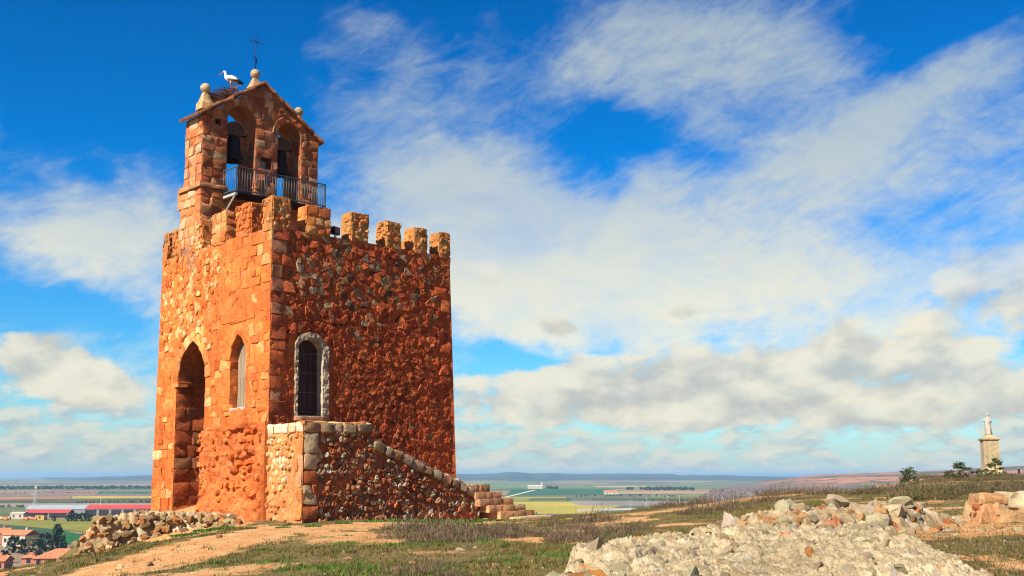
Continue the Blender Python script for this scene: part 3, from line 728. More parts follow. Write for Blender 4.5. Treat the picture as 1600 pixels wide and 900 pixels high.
# stones of the visible inner side of the archway and of the window
FJ = Frame((0, 5.92, 0), (1, 0, 0), (0, 0, 1), (0, -1, 0))
TS.lay(FJ, ashlar_cells(.01, 1.35, -.3, 4.6, (.3, .5), (.4, .7), .015), QUOIN, tower, gap=.01, prot=(.01, .035), cut=.08)
mb = MB().box((.12, 5.85, 4.63), (.36, .34, .10), col=(.58, .22, .07)); mb.put('impost', M_STONE, tower)
FW = Frame((0, 2.35, 0), (1, 0, 0), (0, 0, 1), (0, -1, 0))
TS.lay(FW, ashlar_cells(.0, .29, 3.64, 5.2, (.3, .45), (.4, .5), .01), ORANGE, tower, gap=.006, prot=(.004, .012), cut=.06)

# ------------------------------------------------------------------ rough boxes: eroded blocks
def rough_box(lo, hi, cuts=5, amp=.03, freq=3.0, seed=0, rnd=.06, taper=0.0):
    bm = bmesh.new(); bmesh.ops.create_cube(bm, size=2); bmesh.ops.subdivide_edges(bm, edges=bm.edges[:], cuts=cuts, use_grid_fill=True)
    P = np.array([v.co for v in bm.verts]); F = [tuple(v.index for v in f.verts) for f in bm.faces]; bm.free()
    n = np.linalg.norm(P, axis=1, keepdims=True); mx = np.abs(P).max(1, keepdims=True)
    P = P * (1 - rnd) + (P / n * mx * 1.25) * rnd
    lo, hi = np.array(lo, float), np.array(hi, float); c = (lo + hi) / 2; h = (hi - lo) / 2
    if taper: P[:, :2] *= (1 - taper * (P[:, 2:3] + 1) / 2)
    V = c + P * h
    D = np.c_[fbm(V * freq, 3, seed), fbm(V * freq, 3, seed + 7), fbm(V * freq, 3, seed + 13)]
    return V + D * amp, F
# ------------------------------------------------------------------ merlons
def merlon(v0, v1, u0, u1, top, seed, pal, col, blocks=False, base=WT - .06):
    V, F = rough_box((v0, u0, base), (v1, u1, top), 6, .05, 2.6, seed, .05)
    me = mesh('merlon', V, F, M_MORTAR, [col] * len(V), 'auto'); o = put('merlon', me, tower)
    st = Masonry()
    for fr, a0_, a1_ in ((Frame((0, u0, 0), (1, 0, 0), (0, 0, 1), (0, -1, 0)), v0, v1), (Frame((v0, 0, 0), (0, 1, 0), (0, 0, 1), (-1, 0, 0)), u0, u1)):
        cells = ashlar_cells(a0_, a1_, base + .06, top, (.24, .36), (.28, .42), .02) if blocks else voronoi_cells(a0_ + .01, a1_ - .01, base + .08, top - .02, .17, 1.1)
        st.lay(fr, cells, pal, o, gap=.012, prot=(.015, .035) if blocks else (.0, .05), cut=.1 if blocks else .18, rough=.012, skip=0 if blocks else .2)
    fr = Frame((0, 0, top), (1, 0, 0), (0, 1, 0), (0, 0, 1))
    st.lay(fr, voronoi_cells(v0 + .02, v1 - .02, u0 + .02, u1 - .02, .2, 1.1), pal, o, gap=.012, prot=(.0, .05), cut=.18, rough=.02, skip=.15)
    st.build(M_STONE, 0, rest='facing_stones')
    return o
merlon(-.01, .67, -.01, .56, 10.36, 100, OCHRE, (.46, .18, .055))
for k, (p0, p1, tp) in enumerate([(1.35, 2.28, 10.27), (3.13, 3.87, 10.31), (4.66, 5.33, 10.24), (5.95, 6.56, 10.21), (7.14, 7.66, 10.19)]):
    merlon(p0, p1, -.01, .56, tp, 110 + k, [(3, (.56, .17, .045)), (2, (.58, .26, .09)), (1, (.44, .12, .035))] if k == 0 else OCHRE, (.46, .20, .06), blocks=(k == 0))
for k, (p0, p1, tp) in enumerate([(1.27, 2.19, 10.40), (2.81, 3.74, 10.38), (4.42, 5.06, 10.36), (5.83, 6.54, 10.32), (6.86, 7.24, 10.30)]):
    merlon(-.01, .56, p0, p1, tp, 130 + k, ORANGE_PALE if k in (1, 2) else OCHRE if k > 2 else ORANGE, (.50, .17, .05), blocks=(k == 1))
for k in range(4):                           # the far sides, seen only from elsewhere
    p = 1.6 + k * 1.6
    for lo_, hi_ in (((7.08, p, WT - .06), (7.62, p + .75, 10.2)), ((p, 6.68, WT - .06), (p + .75, 7.23, 10.2))):
        if lo_[0] < 5.4 and lo_[1] > 5: continue
        V, F = rough_box(lo_, hi_, 4, .05, 2.6, 150 + k, .05); put('merlon', mesh('merlon', V, F, M_MORTAR, [(.46, .2, .06)] * len(V)), tower)

# ------------------------------------------------------------------ eroded lower masonry between the archway and the stairs
FB = Frame((-.13, 0, 0), (0, 1, 0), (0, 0, 1), (-1, 0, 0))
def dispB(P):
    f1, f2, _ = worley(P * 2.3, 15)
    d = .13 * fbm(P * .9, 4, 81) + .10 * np.clip(f2 - f1, 0, .5) + .05 * fbm(P * 4.5, 4, 82)
    d -= .34 * sstep(.0, .9, 1 - np.hypot((P[:, 0] - 1.15) / .85, (P[:, 1] - 1.85 + .35 * (P[:, 0] - 1.1)) / .30))
    d -= .22 * sstep(.0, .8, 1 - np.hypot((P[:, 0] - 1.3) / 1.3, (P[:, 1] - 2.8) / .16))
    d -= .2 * sstep(.0, .8, 1 - np.hypot((P[:, 0] - .55) / .4, (P[:, 1] - .65) / .25))
    d += .12 * sstep(1.4, .2, P[:, 1]) + .035 * fbm(P * 13, 4, 84, .6)
    return d
base_out = [(-.02, -.5), (3.92, -.5), (3.90, 2.9), (3.5, 3.08), (2.2, 3.02), (1.2, 3.1), (-.02, 3.1)]
cdt_wall(FB, base_out, [], .055, dispB, M_MORTAR, 'eroded_base', tower, lambda P: np.array([.52, .135, .036]) + .10 * fbm(P * 2, 3, 83)[:, None] * np.array([1, .55, .25]), 1)
mb = MB(); n_ = len(base_out); V = [(-.13, u, z) for u, z in base_out] + [(.1, u, z) for u, z in base_out]
mb.add(V, [(i, (i + 1) % n_, n_ + (i + 1) % n_, n_ + i) for i in range(n_)], (.55, .17, .05)); mb.put('eroded_base_edge', M_MORTAR, tower)
TS.lay(FB, voronoi_cells(.1, 3.85, -.2, 2.95, .24, 1.1), ORANGE, tower, gap=.03, prot=(.03, .17), cut=.22, dome=.7, rough=.03, skip=.66, depth=.25)
TS.lay(FB, ashlar_cells(3.45, 3.9, 1.2, 3.0, (.35, .5), (.45, .5), .02), ORANGE_PALE, tower, gap=.012, prot=(.03, .05), depth=.2)

# ------------------------------------------------------------------ sundial cut into smooth plaster
mb = MB(); cxs, czs, Rs = 1.95, 6.62, .98
prof = [(cxs + 1.05 * math.cos(a), czs + .84 * math.sin(a)) for a in np.linspace(-.18, math.pi + .18, 26)]
V = [FL.p(x, z, -.03) for x, z in prof] + [FL.p(x, z, .020) for x, z in prof] + [FL.p(cxs, czs + .2, .022)]
n_ = len(prof); F = [(n_ + i, n_ + (i + 1) % n_, i, (i + 1) % n_)[:2] + ((i + 1) % n_, i) for i in range(n_)] + [(n_ + (i + 1) % n_, n_ + i, 2 * n_) for i in range(n_)]
dial = mb.add(V, F, (.60, .155, .036)).put('sundial', M_MORTAR, tower)
def strip(mb_, fr, p, q, wd, c0, c1, col):
    d = Vector((q[0] - p[0], q[1] - p[1])); n = Vector((-d.y, d.x)).normalized() * wd / 2
    V = [fr.p(x, y, c) for c in (c0, c1) for x, y in ((p[0] - n.x, p[1] - n.y), (q[0] - n.x, q[1] - n.y), (q[0] + n.x, q[1] + n.y), (p[0] + n.x, p[1] + n.y))]
    F = [(3, 2, 1, 0), (4, 5, 6, 7), (0, 1, 5, 4), (1, 2, 6, 5), (2, 3, 7, 6), (3, 0, 4, 7)]
    mb_.add(V, [f[::-1] for f in F] if fr.flip else F, col)
for a in np.linspace(.05, math.pi - .05, 23):
    m2 = MB(); strip(m2, FL, (cxs + .34 * math.cos(a), czs + .28 * math.sin(a)), (cxs + .92 * math.cos(a), czs + .74 * math.sin(a)), .018, .015, .029, (.60, .17, .042)); m2.put('hour_line', M_STONE, dial)
for zz in np.linspace(-.16, .14, 5):
    m2 = MB(); strip(m2, FL, (cxs - .55, czs + zz), (cxs + .5, czs + zz - .04), .018, .015, .029, (.60, .17, .042)); m2.put('rule_line', M_STONE, dial)
m2 = MB(); m2.tube([FL.p(cxs, czs + .62, .03), FL.p(cxs, czs + .30, .24)], .012, 6); m2.put('gnomon', M_IRON, dial, smooth=True)

# ------------------------------------------------------------------ door and its plaster surround
dr = MB(); xs = np.linspace(1.04, 2.04, 6)
leaf = empty('door'); leaf.parent = tower
M_WOOD = plain_mat('dark_door_wood', (.052, .020, .018), .6, 0, .5, 3, .3, stretch=(6, 6, .5))
M_GREYWOOD = plain_mat('weathered_board', (.25, .185, .12), .85, 0, .45, 3, .4, stretch=(9, 9, .5))
M_PLASTER = stone_mat('old_lime_plaster', bump=.6, contrast=.35, lichen=.2, lich_col=(.32, .22, .14), scale=1.4)
for i in range(5):
    mb = MB().box(((xs[i] + xs[i + 1]) / 2, .34, 4.55), (xs[i + 1] - xs[i] - .012, .05, 2.6)); mb.put('plank', M_WOOD, leaf)
stud = MB().lathe([(.018, 0), (.016, .012), (.006, .018)], n=8).mesh('stud', plain_mat('iron_studs', (.30, .29, .30), .4, .8), True)
for zz in (3.45, 4.08, 4.72, 5.35):
    for xx in np.linspace(1.12, 1.96, 11): put('stud', stud, leaf, loc=(xx, .306, zz), rot=(R(90), 0, 0))
sur = MB()
outer = [(.95, 3.26), (.94, 5.60), (1.02, 5.82), (1.22, 5.96), (1.50, 6.04), (1.78, 5.98), (2.08, 5.80), (2.26, 5.58), (2.30, 3.26)]
inner = [(1.06, 3.28), (1.06, 5.52), (1.12, 5.62), (1.22, 5.71), (1.5, 5.80), (1.70, 5.77), (1.88, 5.68), (2.02, 5.52), (2.02, 3.28)]
def resamp(L, n):
    d = np.r_[0, np.cumsum([math.dist(L[i], L[i + 1]) for i in range(len(L) - 1)])]; t_ = np.linspace(0, d[-1], n)
    return np.c_[np.interp(t_, d, [p[0] for p in L]), np.interp(t_, d, [p[1] for p in L])]
NS = 170; O_, I_ = resamp(outer, NS), resamp(inner, NS); O_ = O_ + .05 * np.c_[fbm(O_ * 5, 4, 92, .7), fbm(O_ * 5, 4, 93, .7)]
rows = []
for k in np.linspace(0, 1, 10):
    P = I_ * (1 - k) + O_ * k; h = .030 + .075 * fbm(P * 8, 5, 91, .65)
    if k == 1: h = h * 0 - .08
    rows.append([FR.p(p[0], p[1], c) for p, c in zip(P, h)])
rows.insert(0, [FR.p(p[0], p[1], -.3) for p in I_])
V = [v for r_ in rows for v in r_]; F = [((k + 1) * NS + i, (k + 1) * NS + i + 1, k * NS + i + 1, k * NS + i) for k in range(10) for i in range(NS - 1)]
sur.add(V, F, (.37, .29, .19)).put('door_surround', M_PLASTER, tower, smooth='auto')
V, F = rough_box((.95, -.12, 3.16), (2.2, .3, 3.3), 4, .03, 5, 5); put('door_sill', mesh('door_sill', V, F, M_STONE, [(.44, .22, .12)] * len(V)), tower)
# window board
shut = empty('window_shutter'); shut.parent = tower
for i in range(5):
    y0 = 1.40 + i * .19; MB().box((.315, y0 + .093, 4.85), (.04, .178, 2.5)).put('plank', M_GREYWOOD, shut)
MB().box((.17, 1.87, 3.60), (.34, .98, .07)).put('window_sill', M_PLASTER, tower)

# ================================================================== BELL GABLE
UG, GT = 4.62, 1.2
gable = empty('bell_gable'); gable.parent = tower
FG = Frame((0, UG, 0), (1, 0, 0), (0, 0, 1), (0, -1, 0)); FGB = Frame((0, UG + GT, 0), (1, 0, 0), (0, 0, 1), (0, 1, 0))
FGL = Frame((0, 0, 0), (0, 1, 0), (0, 0, 1), (-1, 0, 0)); FGR = Frame((4.95, 0, 0), (0, 1, 0), (0, 0, 1), (1, 0, 0))
gout = [(0, 8.6), (4.95, 8.6), (4.95, 14.3), (2.47, 15.98), (0, 14.3)]
g1 = pointed(1.58, .59, 14.36, .60, 11.5); g2 = pointed(3.64, .52, 14.20, .54, 11.5); g3 = [(2.40, 12.74), (2.88, 12.74), (2.88, 13.18), (2.40, 13.18)]; g4 = [(.48, 14.02), (.72, 14.02), (.72, 14.24), (.48, 14.24)]
dg = lambda P: .02 * fbm(P * 2.2, 4, 101) + .02 * fbm(P * 8, 3, 102)
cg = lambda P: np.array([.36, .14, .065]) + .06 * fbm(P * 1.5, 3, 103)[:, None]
cdt_wall(FG, gout, [g1, g2, g3, g4], .1, dg, M_MORTAR, 'gable_wall', gable, cg); cdt_wall(FGB, gout, [g1, g2], .2, dg, M_MORTAR, 'gable_wall', gable, cg)
side = [(UG, 8.6), (UG + GT, 8.6), (UG + GT, 14.3), (UG, 14.3)]
cdt_wall(FGL, side, [], .12, dg, M_MORTAR, 'gable_wall', gable, cg); cdt_wall(FGR, side, [], .2, dg, M_MORTAR, 'gable_wall', gable, cg)
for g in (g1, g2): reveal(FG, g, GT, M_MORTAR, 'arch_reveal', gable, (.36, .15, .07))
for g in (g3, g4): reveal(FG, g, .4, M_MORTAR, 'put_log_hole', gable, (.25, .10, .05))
MB().box((2.64, UG + .42, 12.96), (.5, .03, .46)).put('hole_back', M_MORTAR, gable); MB().box((.6, UG + .42, 14.13), (.26, .03, .24)).put('hole_back', M_MORTAR, gable)
ig = [inpoly(g) for g in (g1, g2, g3, g4)]; ng = [inpoly(pointed(1.58, .83, 14.36, .84, 14.36)), inpoly(pointed(3.64, .76, 14.20, .78, 14.20))]; ing = inpoly(gout)
keepG = lambda v, z: ing(v, z, -.005) and not any(f(v, z, .01) for f in ig) and not any(f(v, z) for f in ng)
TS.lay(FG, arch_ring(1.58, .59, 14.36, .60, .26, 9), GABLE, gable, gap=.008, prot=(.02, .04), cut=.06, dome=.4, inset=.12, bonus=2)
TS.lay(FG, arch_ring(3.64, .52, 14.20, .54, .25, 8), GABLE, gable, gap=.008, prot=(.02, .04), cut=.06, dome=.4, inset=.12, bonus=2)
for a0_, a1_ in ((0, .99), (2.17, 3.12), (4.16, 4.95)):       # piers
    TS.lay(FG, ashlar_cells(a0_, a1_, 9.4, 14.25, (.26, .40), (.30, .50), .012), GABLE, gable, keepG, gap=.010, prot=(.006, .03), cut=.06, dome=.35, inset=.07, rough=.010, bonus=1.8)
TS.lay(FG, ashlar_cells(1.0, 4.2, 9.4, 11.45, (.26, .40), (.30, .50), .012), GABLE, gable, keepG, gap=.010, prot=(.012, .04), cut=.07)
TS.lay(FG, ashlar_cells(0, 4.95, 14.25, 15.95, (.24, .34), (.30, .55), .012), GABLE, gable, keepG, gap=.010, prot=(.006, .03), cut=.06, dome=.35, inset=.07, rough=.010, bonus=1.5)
LIT = [(4, (.60, .24, .09)), (3, (.62, .34, .16)), (3, (.56, .18, .06)), (1, (.62, .42, .24))]  # lighter copy of the gable palette: sunlight put into the stone colours
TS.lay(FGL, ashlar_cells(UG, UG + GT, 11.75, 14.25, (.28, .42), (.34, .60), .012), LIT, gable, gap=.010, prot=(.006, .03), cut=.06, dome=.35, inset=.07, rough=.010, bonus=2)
for xx, lo_, hi_ in ((2.17, 11.5, 14.3), (4.16, 11.5, 14.2)):   # visible inner sides of the bell openings
    fj = Frame((xx, UG, 0), (0, 1, 0), (0, 0, 1), (-1, 0, 0)); TS.lay(fj, ashlar_cells(.03, GT, lo_, hi_, (.28, .42), (.34, .6), .01), GABLE, gable, gap=.01, prot=(.008, .03), cut=.07)
# wider footing of the gable with its string course
V, F = rough_box((.0, UG - .06, WT - .04), (5.0, 6.02, 11.62), 7, .02, 2, 40, .0); put('footing', mesh('footing', V, F, M_MORTAR, [(.50, .18, .07)] * len(V)), gable)
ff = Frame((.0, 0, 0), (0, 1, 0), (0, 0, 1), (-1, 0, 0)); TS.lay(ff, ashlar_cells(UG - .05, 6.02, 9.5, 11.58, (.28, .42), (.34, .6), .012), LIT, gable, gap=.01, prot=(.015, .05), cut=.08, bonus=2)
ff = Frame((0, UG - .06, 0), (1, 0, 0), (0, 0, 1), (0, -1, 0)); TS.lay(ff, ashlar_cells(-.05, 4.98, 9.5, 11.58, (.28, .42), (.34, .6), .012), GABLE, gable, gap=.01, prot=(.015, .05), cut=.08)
V, F = rough_box((-.03, 5.95, 11.02), (.8, 6.26, 11.70), 4, .03, 3, 44, .05); put('corbel_stone', mesh('corbel_stone', V, F, M_STONE, [(.58, .24, .09)] * len(V), 'auto'), gable)
for x0_, x1_ in ((-.12, .5), (.5, 1.0)):
    V, F = rough_box((x0_, UG - .14, 11.60), (x1_, 6.10, 11.76), 5, .03, 4, 46, .04); put('string_course_slab', mesh('string_course_slab', V, F, M_STONE, [(.52, .24, .11)] * len(V), 'auto'), gable)
# sloping coping slabs
for sgn in (-1, 1):
    ex, ez = 2.47 + sgn * 2.70, 14.24; dxs, dzs = (2.47 - ex) / 6, (16.06 - ez) / 6
    ang = math.atan2(16.06 - ez, abs(2.47 - ex)) * sgn
    for k in range(6):
        V, F = rough_box((-.275, -.72, -.055), (.275, .72, .055), 4, .05, 3, 200 + k + 10 * sgn, .05)
        me = mesh('coping_slab', V, F, M_STONE, [jitter_col((.40, .16, .07))] * len(V), 'auto')
        put('coping_slab', me, gable, loc=(ex + dxs * (k + .5), UG + GT / 2, ez + dzs * (k + .5) + .03 * (k % 2)), rot=(0, ang + random.uniform(-.02, .02), 0))
# stone finials: a small pyramid carrying a ball
for vx, zb, hp in ((.40, 14.92, .40), (2.47, 16.06, .34), (4.45, 14.94, .40)):
    f = empty('finial', (vx, UG + .62, zb)); f.parent = gable
    MB().lathe([(.34, -.25), (.32, 0), (.27, .05), (.12, hp), (.10, hp + .04)], n=4).put('pedestal', M_STONE, f, rot=(0, 0, R(45)))
    V, F = rough_box((-.2, -.2, hp), (.2, .2, hp + .4), 7, .012, 6, int(vx * 10), .0)
    c = np.array([0, 0, hp + .2]); D = V - c; V = c + D / np.linalg.norm(D, axis=1, keepdims=True) * (.185 + .012 * fbm(V * 9, 3, 5))[:, None]
    put('ball', mesh('ball', V, F, M_STONE, [(.44, .32, .18)] * len(V)), f)
    for ch in f.children:
        if ch.name.startswith('pedestal'):
            for d_ in ch.data.color_attributes['Col'].data: d_.color = (.48, .31, .15, 1)
TS.build(M_STONE, 300)

# ================================================================== THINGS ON THE TOWER
def on_tower(name, v, u, z):
    o = empty(name); o.matrix_world = TM @ Matrix.Translation((v, u, z)); return o
M_YOKE = plain_mat('bell_yoke_wood', (.11, .075, .045), .8, 0, .35, 5, .3)
for vx, zz, r_, lab in ((1.60, 14.02, .40, 'dark bronze bell under a rounded wooden yoke in the higher left opening'), (3.66, 13.86, .36, 'dark bronze bell hanging in the lower right opening of the gable')):
    b_ = on_tower('bell', vx, UG + .62, zz); tag(b_, lab, 'bell', 'bells in the gable')
    MB().lathe([(r_ * .25, -.06), (r_ * .52, -.12), (r_ * .62, -.25), (r_ * .66, -.55), (r_ * .78, -.78), (r_ * 1.0, -.98), (r_ * 1.04, -1.04), (r_ * .94, -1.02), (r_ * .6, -.6), (.02, -.3)], n=24).put('bell_body', M_BRONZE, b_, smooth=True)
    th = np.linspace(0, math.pi, 13); pr = [(.40 * math.cos(a), .10 + .36 * math.sin(a)) for a in th] + [(-.34, .02), (-.22, -.08), (.22, -.08), (.34, .02)]
    n_ = len(pr); V = [(x, -.11, z) for x, z in pr] + [(x, .11, z) for x, z in pr]
    MB().add(V, [tuple(range(n_)), tuple(range(n_, 2 * n_))[::-1]] + [(i, n_ + i, n_ + (i + 1) % n_, (i + 1) % n_) for i in range(n_)]).put('yoke', M_YOKE, b_)
    MB().tube([(-.62 if r_ > .38 else -.54, 0, 0), (.60 if r_ > .38 else .52, 0, 0)], .035, 8).put('axle', M_IRON, b_, smooth=True)
    MB().tube([(0, 0, -.2), (.05, 0, -1.0)], .02, 6).tube([(.05, 0, -1.0), (.055, 0, -1.10)], .06, 8).put('clapper', M_IRON, b_, smooth=True)
# ------------------------------------------------------------------ steel balcony in front of the bells
bal = on_tower('bell_balcony', 0, 0, 0); tag(bal, 'grey steel balcony with thin vertical bars below the bells', 'balcony')
BV0, BV1, BU, BF = .86, 4.66, UG - .92, 11.42
bar = MB().tube([(0, 0, 0), (0, 0, .88)], .011, 5).mesh('baluster', M_STEEL, True)
for x in np.linspace(BV0, BV1, 34): put('baluster', bar, bal, loc=(x, BU, BF))
for y in np.linspace(BU + .13, UG - .05, 6):
    for x in (BV0, BV1): put('baluster', bar, bal, loc=(x, y, BF))
for x in (BV0, 2.1, 3.4, BV1): MB().box((x, BU, BF + .44), (.04, .04, .92)).put('post', M_STEEL, bal)
for zz in (.05, .89):
    MB().box(((BV0 + BV1) / 2, BU, BF + zz), (BV1 - BV0 + .04, .045, .03)).put('rail', M_STEEL, bal)
    for x in (BV0, BV1): MB().box((x, (BU + UG) / 2, BF + zz), (.045, UG - BU - .05, .03)).put('rail', M_STEEL, bal)
MB().box(((BV0 + BV1) / 2, (BU + UG) / 2 + .01, BF - .04), (BV1 - BV0 + .1, UG - BU, .05)).put('floor_plate', M_IRON, bal)
M_BEAM = plain_mat('zinc_beam', (.42, .42, .38), .55, .2)
for x in (BV0, 2.76, BV1):
    MB().box((x, (BU + UG) / 2, BF - .11), (.09, UG - BU + .04, .09)).put('beam', M_BEAM, bal)
    MB().tube([(x, BU + .08, BF - .16), (x, UG - .10, BF - .74)], .042, 4).put('strut', M_BEAM, bal)
# ------------------------------------------------------------------ iron cross
cr_ = on_tower('iron_cross', 2.47, UG + .62, 16.82); tag(cr_, 'thin wrought iron cross with a small vane above the middle stone ball', 'cross')
MB().tube([(0, 0, -.1), (0, 0, .72), (0, 0, 1.30)], [.016, .014, .010], 6).put('shaft', M_IRON, cr_, smooth=True)
mb = MB().tube([(-.31, 0, 1.08), (.31, 0, 1.08)], .012, 6)
mb.tube([(.08 * math.cos(a), 0, 1.08 + .08 * math.sin(a)) for a in np.linspace(0, 2 * math.pi, 13)], .008, 5)
for s in (-1, 1): mb.tube([(s * .27, 0, 1.13), (s * .27, 0, 1.03)], .008, 5)
mb.tube([(-.05, 0, 1.26), (.05, 0, 1.26)], .008, 5).put('arms', M_IRON, cr_, smooth=True)
mb = MB(); V = [(-.13, .0, .46), (.04, .0, .42), (.10, 0, .20), (.05, 0, .26), (.0, 0, .22), (.0, 0, .40), (-.13, 0, .43)]
V2 = [(x, -.008, z) for x, _, z in V] + [(x, .008, z) for x, _, z in V]; n_ = len(V)
mb.add(V2, [tuple(range(n_)), tuple(range(n_, 2 * n_))[::-1]] + [(i, n_ + i, n_ + (i + 1) % n_, (i + 1) % n_) for i in range(n_)]).put('vane', M_IRON, cr_)
# ------------------------------------------------------------------ nest and stork
ne = on_tower('stork_nest', 1.06, UG + .66, 15.20); tag(ne, 'heap of dry twigs on the gable slope beneath the stork', 'nest')
mb = MB()
for k in range(520):
    a, b_, e = random.uniform(0, 2 * math.pi), random.random() ** .6, random.uniform(-.12, .34)
    x, y = .62 * b_ * math.cos(a), .55 * b_ * math.sin(a); z = e + .42 * x + (.10 * b_)
    L_ = random.uniform(.10, .32); th = a + math.pi / 2 + random.gauss(0, .5); ph = random.gauss(0, .25)
    d = Vector((math.cos(th) * math.cos(ph), math.sin(th) * math.cos(ph), math.sin(ph))) * L_
    p = Vector((x, y, z)); mb.tube([p - d, p + Vector((0, 0, random.uniform(-.02, .02))), p + d], [.008, .009, .005], 3, jitter_col((.17, .105, .075), .4))
for a in (2.2, 2.6, 3.3): mb.tube([(-.4, 0, .1), (-.4 + .3 * math.cos(a), .1, .1 + .3 * abs(math.sin(a)))], [.008, .004], 3, (.15, .1, .07))
mb.put('twigs', M_LEAF, ne)
sp_ = TM @ Vector((1.47, UG + .66, 15.60)); st = empty('white_stork', sp_)
tag(st, 'white stork with black wing tips standing on the nest facing left', 'stork')
mb = MB()
body = [((.36, 0, .415), (.012, .012)), ((.30, 0, .44), (.05, .045)), ((.17, 0, .50), (.105, .095)), ((.02, 0, .545), (.135, .13)), ((-.11, 0, .575), (.115, .125)), ((-.19, 0, .63), (.075, .09)), ((-.225, 0, .70), (.05, .055)), ((-.235, 0, .78), (.04, .043)), ((-.255, 0, .835), (.045, .05)), ((-.295, 0, .845), (.04, .043)), ((-.335, 0, .82), (.018, .022)), ((-.40, 0, .765), (.011, .013)), ((-.49, 0, .69), (.003, .004))]
mb.tube([p for p, _ in body], [r_ for _, r_ in body], 12)
for s in (-1, 1):
    mb.tube([(.0, s * .05, .46), (-.015, s * .05, .36), (.03, s * .045, .18), (.0, s * .05, .0)], [.045, .018, .011, .010], 6)
    for q_ in (-.09, .0, .06): mb.tube([(.0, s * .05, .012), (-.07, s * .05 + q_ * .6, .008)], [.01, .005], 4)
cols = []
for x, y, z in mb.V:
    if x < -.318 and z > .6: c = (.52, .09, .035)
    elif z < .40 and x < .1: c = (.50, .12, .07)
    else: c = (.62, .57, .48)
    cols.append(c)
mb.C = cols; mb.put('body', M_ATTR, st, smooth=True)
for s in (-1, 1):                            # folded wings: white shoulder, black flight feathers
    w_ = MB(); pts = [(-.12, .60, .05), (.0, .585, .085), (.14, .525, .075), (.28, .45, .05), (.42, .365, .014)]
    V = []; 
    for x, z, h in pts:
        for q_ in np.linspace(-1, 1, 5): V.append((x + .03 * q_, s * (.11 + .035 * (1 - q_ * q_) - (.05 if x > .3 else 0) - .035 * (q_ > .6)), z + h * q_))
    F = [(i * 5 + j, i * 5 + j + 1, (i + 1) * 5 + j + 1, (i + 1) * 5 + j) for i in range(4) for j in range(4)]
    w_.add(V, F); w_.C = [((.02, .02, .022) if (x > .26 or (z < .50 - .0 and x > .02 and z < .575 - .45 * x)) else (.62, .57, .48)) for x, y, z in w_.V]
    o = w_.put('wing', M_ATTR, st, smooth=True); md = o.modifiers.new('thick', 'SOLIDIFY'); md.thickness = .02
# floodlight behind the battlements
fl = on_tower('floodlight', 2.72, .34, 9.34); tag(fl, 'small black floodlight on the parapet between two battlements', 'lamp')
MB().box((0, 0, .30), (.34, .16, .26), .3).put('housing', M_IRON, fl); MB().box((0, 0, .08), (.06, .06, .2)).put('bracket', plain_mat('bare_metal', (.5, .5, .5), .4, .8), fl)
MB().box((.02, -.10, .30), (.28, .02, .20), .3).put('glass', plain_mat('lamp_glass', (.08, .09, .10), .15), fl)

# ================================================================== OUTSIDE STAIRCASE
stair = empty('stone_staircase'); stair.matrix_world = TM
tag(stair, 'cobble walled stone staircase climbing along the tower to the dark door', 'staircase')
SU = -1.93
FS = Frame((0, SU, 0), (1, 0, 0), (0, 0, 1), (0, -1, 0)); FSL = Frame((-.02, 0, 0), (0, 1, 0), (0, 0, 1), (-1, 0, 0))
def stair_top(v): return 2.98 if v < 2.58 else max(.72, 2.50 - (v - 2.62) * .372)
sprof = [(0, -.8), (7.15, -.8), (7.15, .72), (6.9, .86)] + [(v, stair_top(v)) for v in (6.2, 5.4, 4.6, 3.8, 3.1, 2.62)] + [(2.58, 2.98), (0, 2.98)]
def dispS(P):
    f1, f2, _ = worley(P * 4.0, 25)
    d = .06 * fbm(P * 1.1, 4, 111) + .06 * np.clip(f2 - f1, 0, .4) + .05 * fbm(P * 7, 5, 112, .6) - .03
    for x, y in [(2.0, 1.2), (3.2, 1.5), (2.6, .9), (4.0, 1.0), (1.3, 1.6), (4.6, 1.3), (3.6, .6), (5.3, .8)]: d -= .2 * np.exp(-(((P[:, 0] - x) / 1.5) ** 2 + (P[:, 1] - y) ** 2) / (2 * .07 ** 2))
    return d
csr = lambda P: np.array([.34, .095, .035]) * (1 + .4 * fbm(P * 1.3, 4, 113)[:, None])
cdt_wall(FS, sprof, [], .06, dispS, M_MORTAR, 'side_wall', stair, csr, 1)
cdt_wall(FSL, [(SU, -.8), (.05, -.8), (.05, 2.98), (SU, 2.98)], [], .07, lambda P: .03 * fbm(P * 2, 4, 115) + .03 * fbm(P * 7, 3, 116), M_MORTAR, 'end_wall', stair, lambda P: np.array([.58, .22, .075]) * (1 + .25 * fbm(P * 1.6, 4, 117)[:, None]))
mb = MB(); tops = [p for p in sprof if p[1] > 0][::-1]; n_ = len(tops)
V = [(v, SU, z) for v, z in tops] + [(v, SU + .5, z) for v, z in tops] + [(v, SU + .5, z - .35) for v, z in tops] + [(v, 0.02, z - .35) for v, z in tops]
F = [(k * n_ + i, k * n_ + i + 1, (k + 1) * n_ + i + 1, (k + 1) * n_ + i) for k in range(3) for i in range(n_ - 1)]
F.append((n_ - 1, 2 * n_ - 1, 3 * n_ - 1, 4 * n_ - 1)); mb.add(V, F, (.42, .22, .12))
mb.add([(7.15, SU, -.8), (7.15, 0, -.8), (7.15, 0, .5), (7.15, SU, .72)], [(0, 1, 2, 3)], (.4, .2, .1)); mb.put('stair_core', M_MORTAR, stair)
SS = Masonry()
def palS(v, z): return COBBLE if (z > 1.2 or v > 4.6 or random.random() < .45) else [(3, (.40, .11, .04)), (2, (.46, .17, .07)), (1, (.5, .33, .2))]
spin = inpoly(sprof)
SS.lay(FS, voronoi_cells(.45, 7.1, -.5, 2.72, .165, 1.15), palS, stair, lambda v, z: spin(v, z, -.02) and z < stair_top(v) - .27, gap=.012, prot=(-.01, .065), cut=.13, dome=.45, inset=.2, rough=.022, skip=.16, depth=.12)
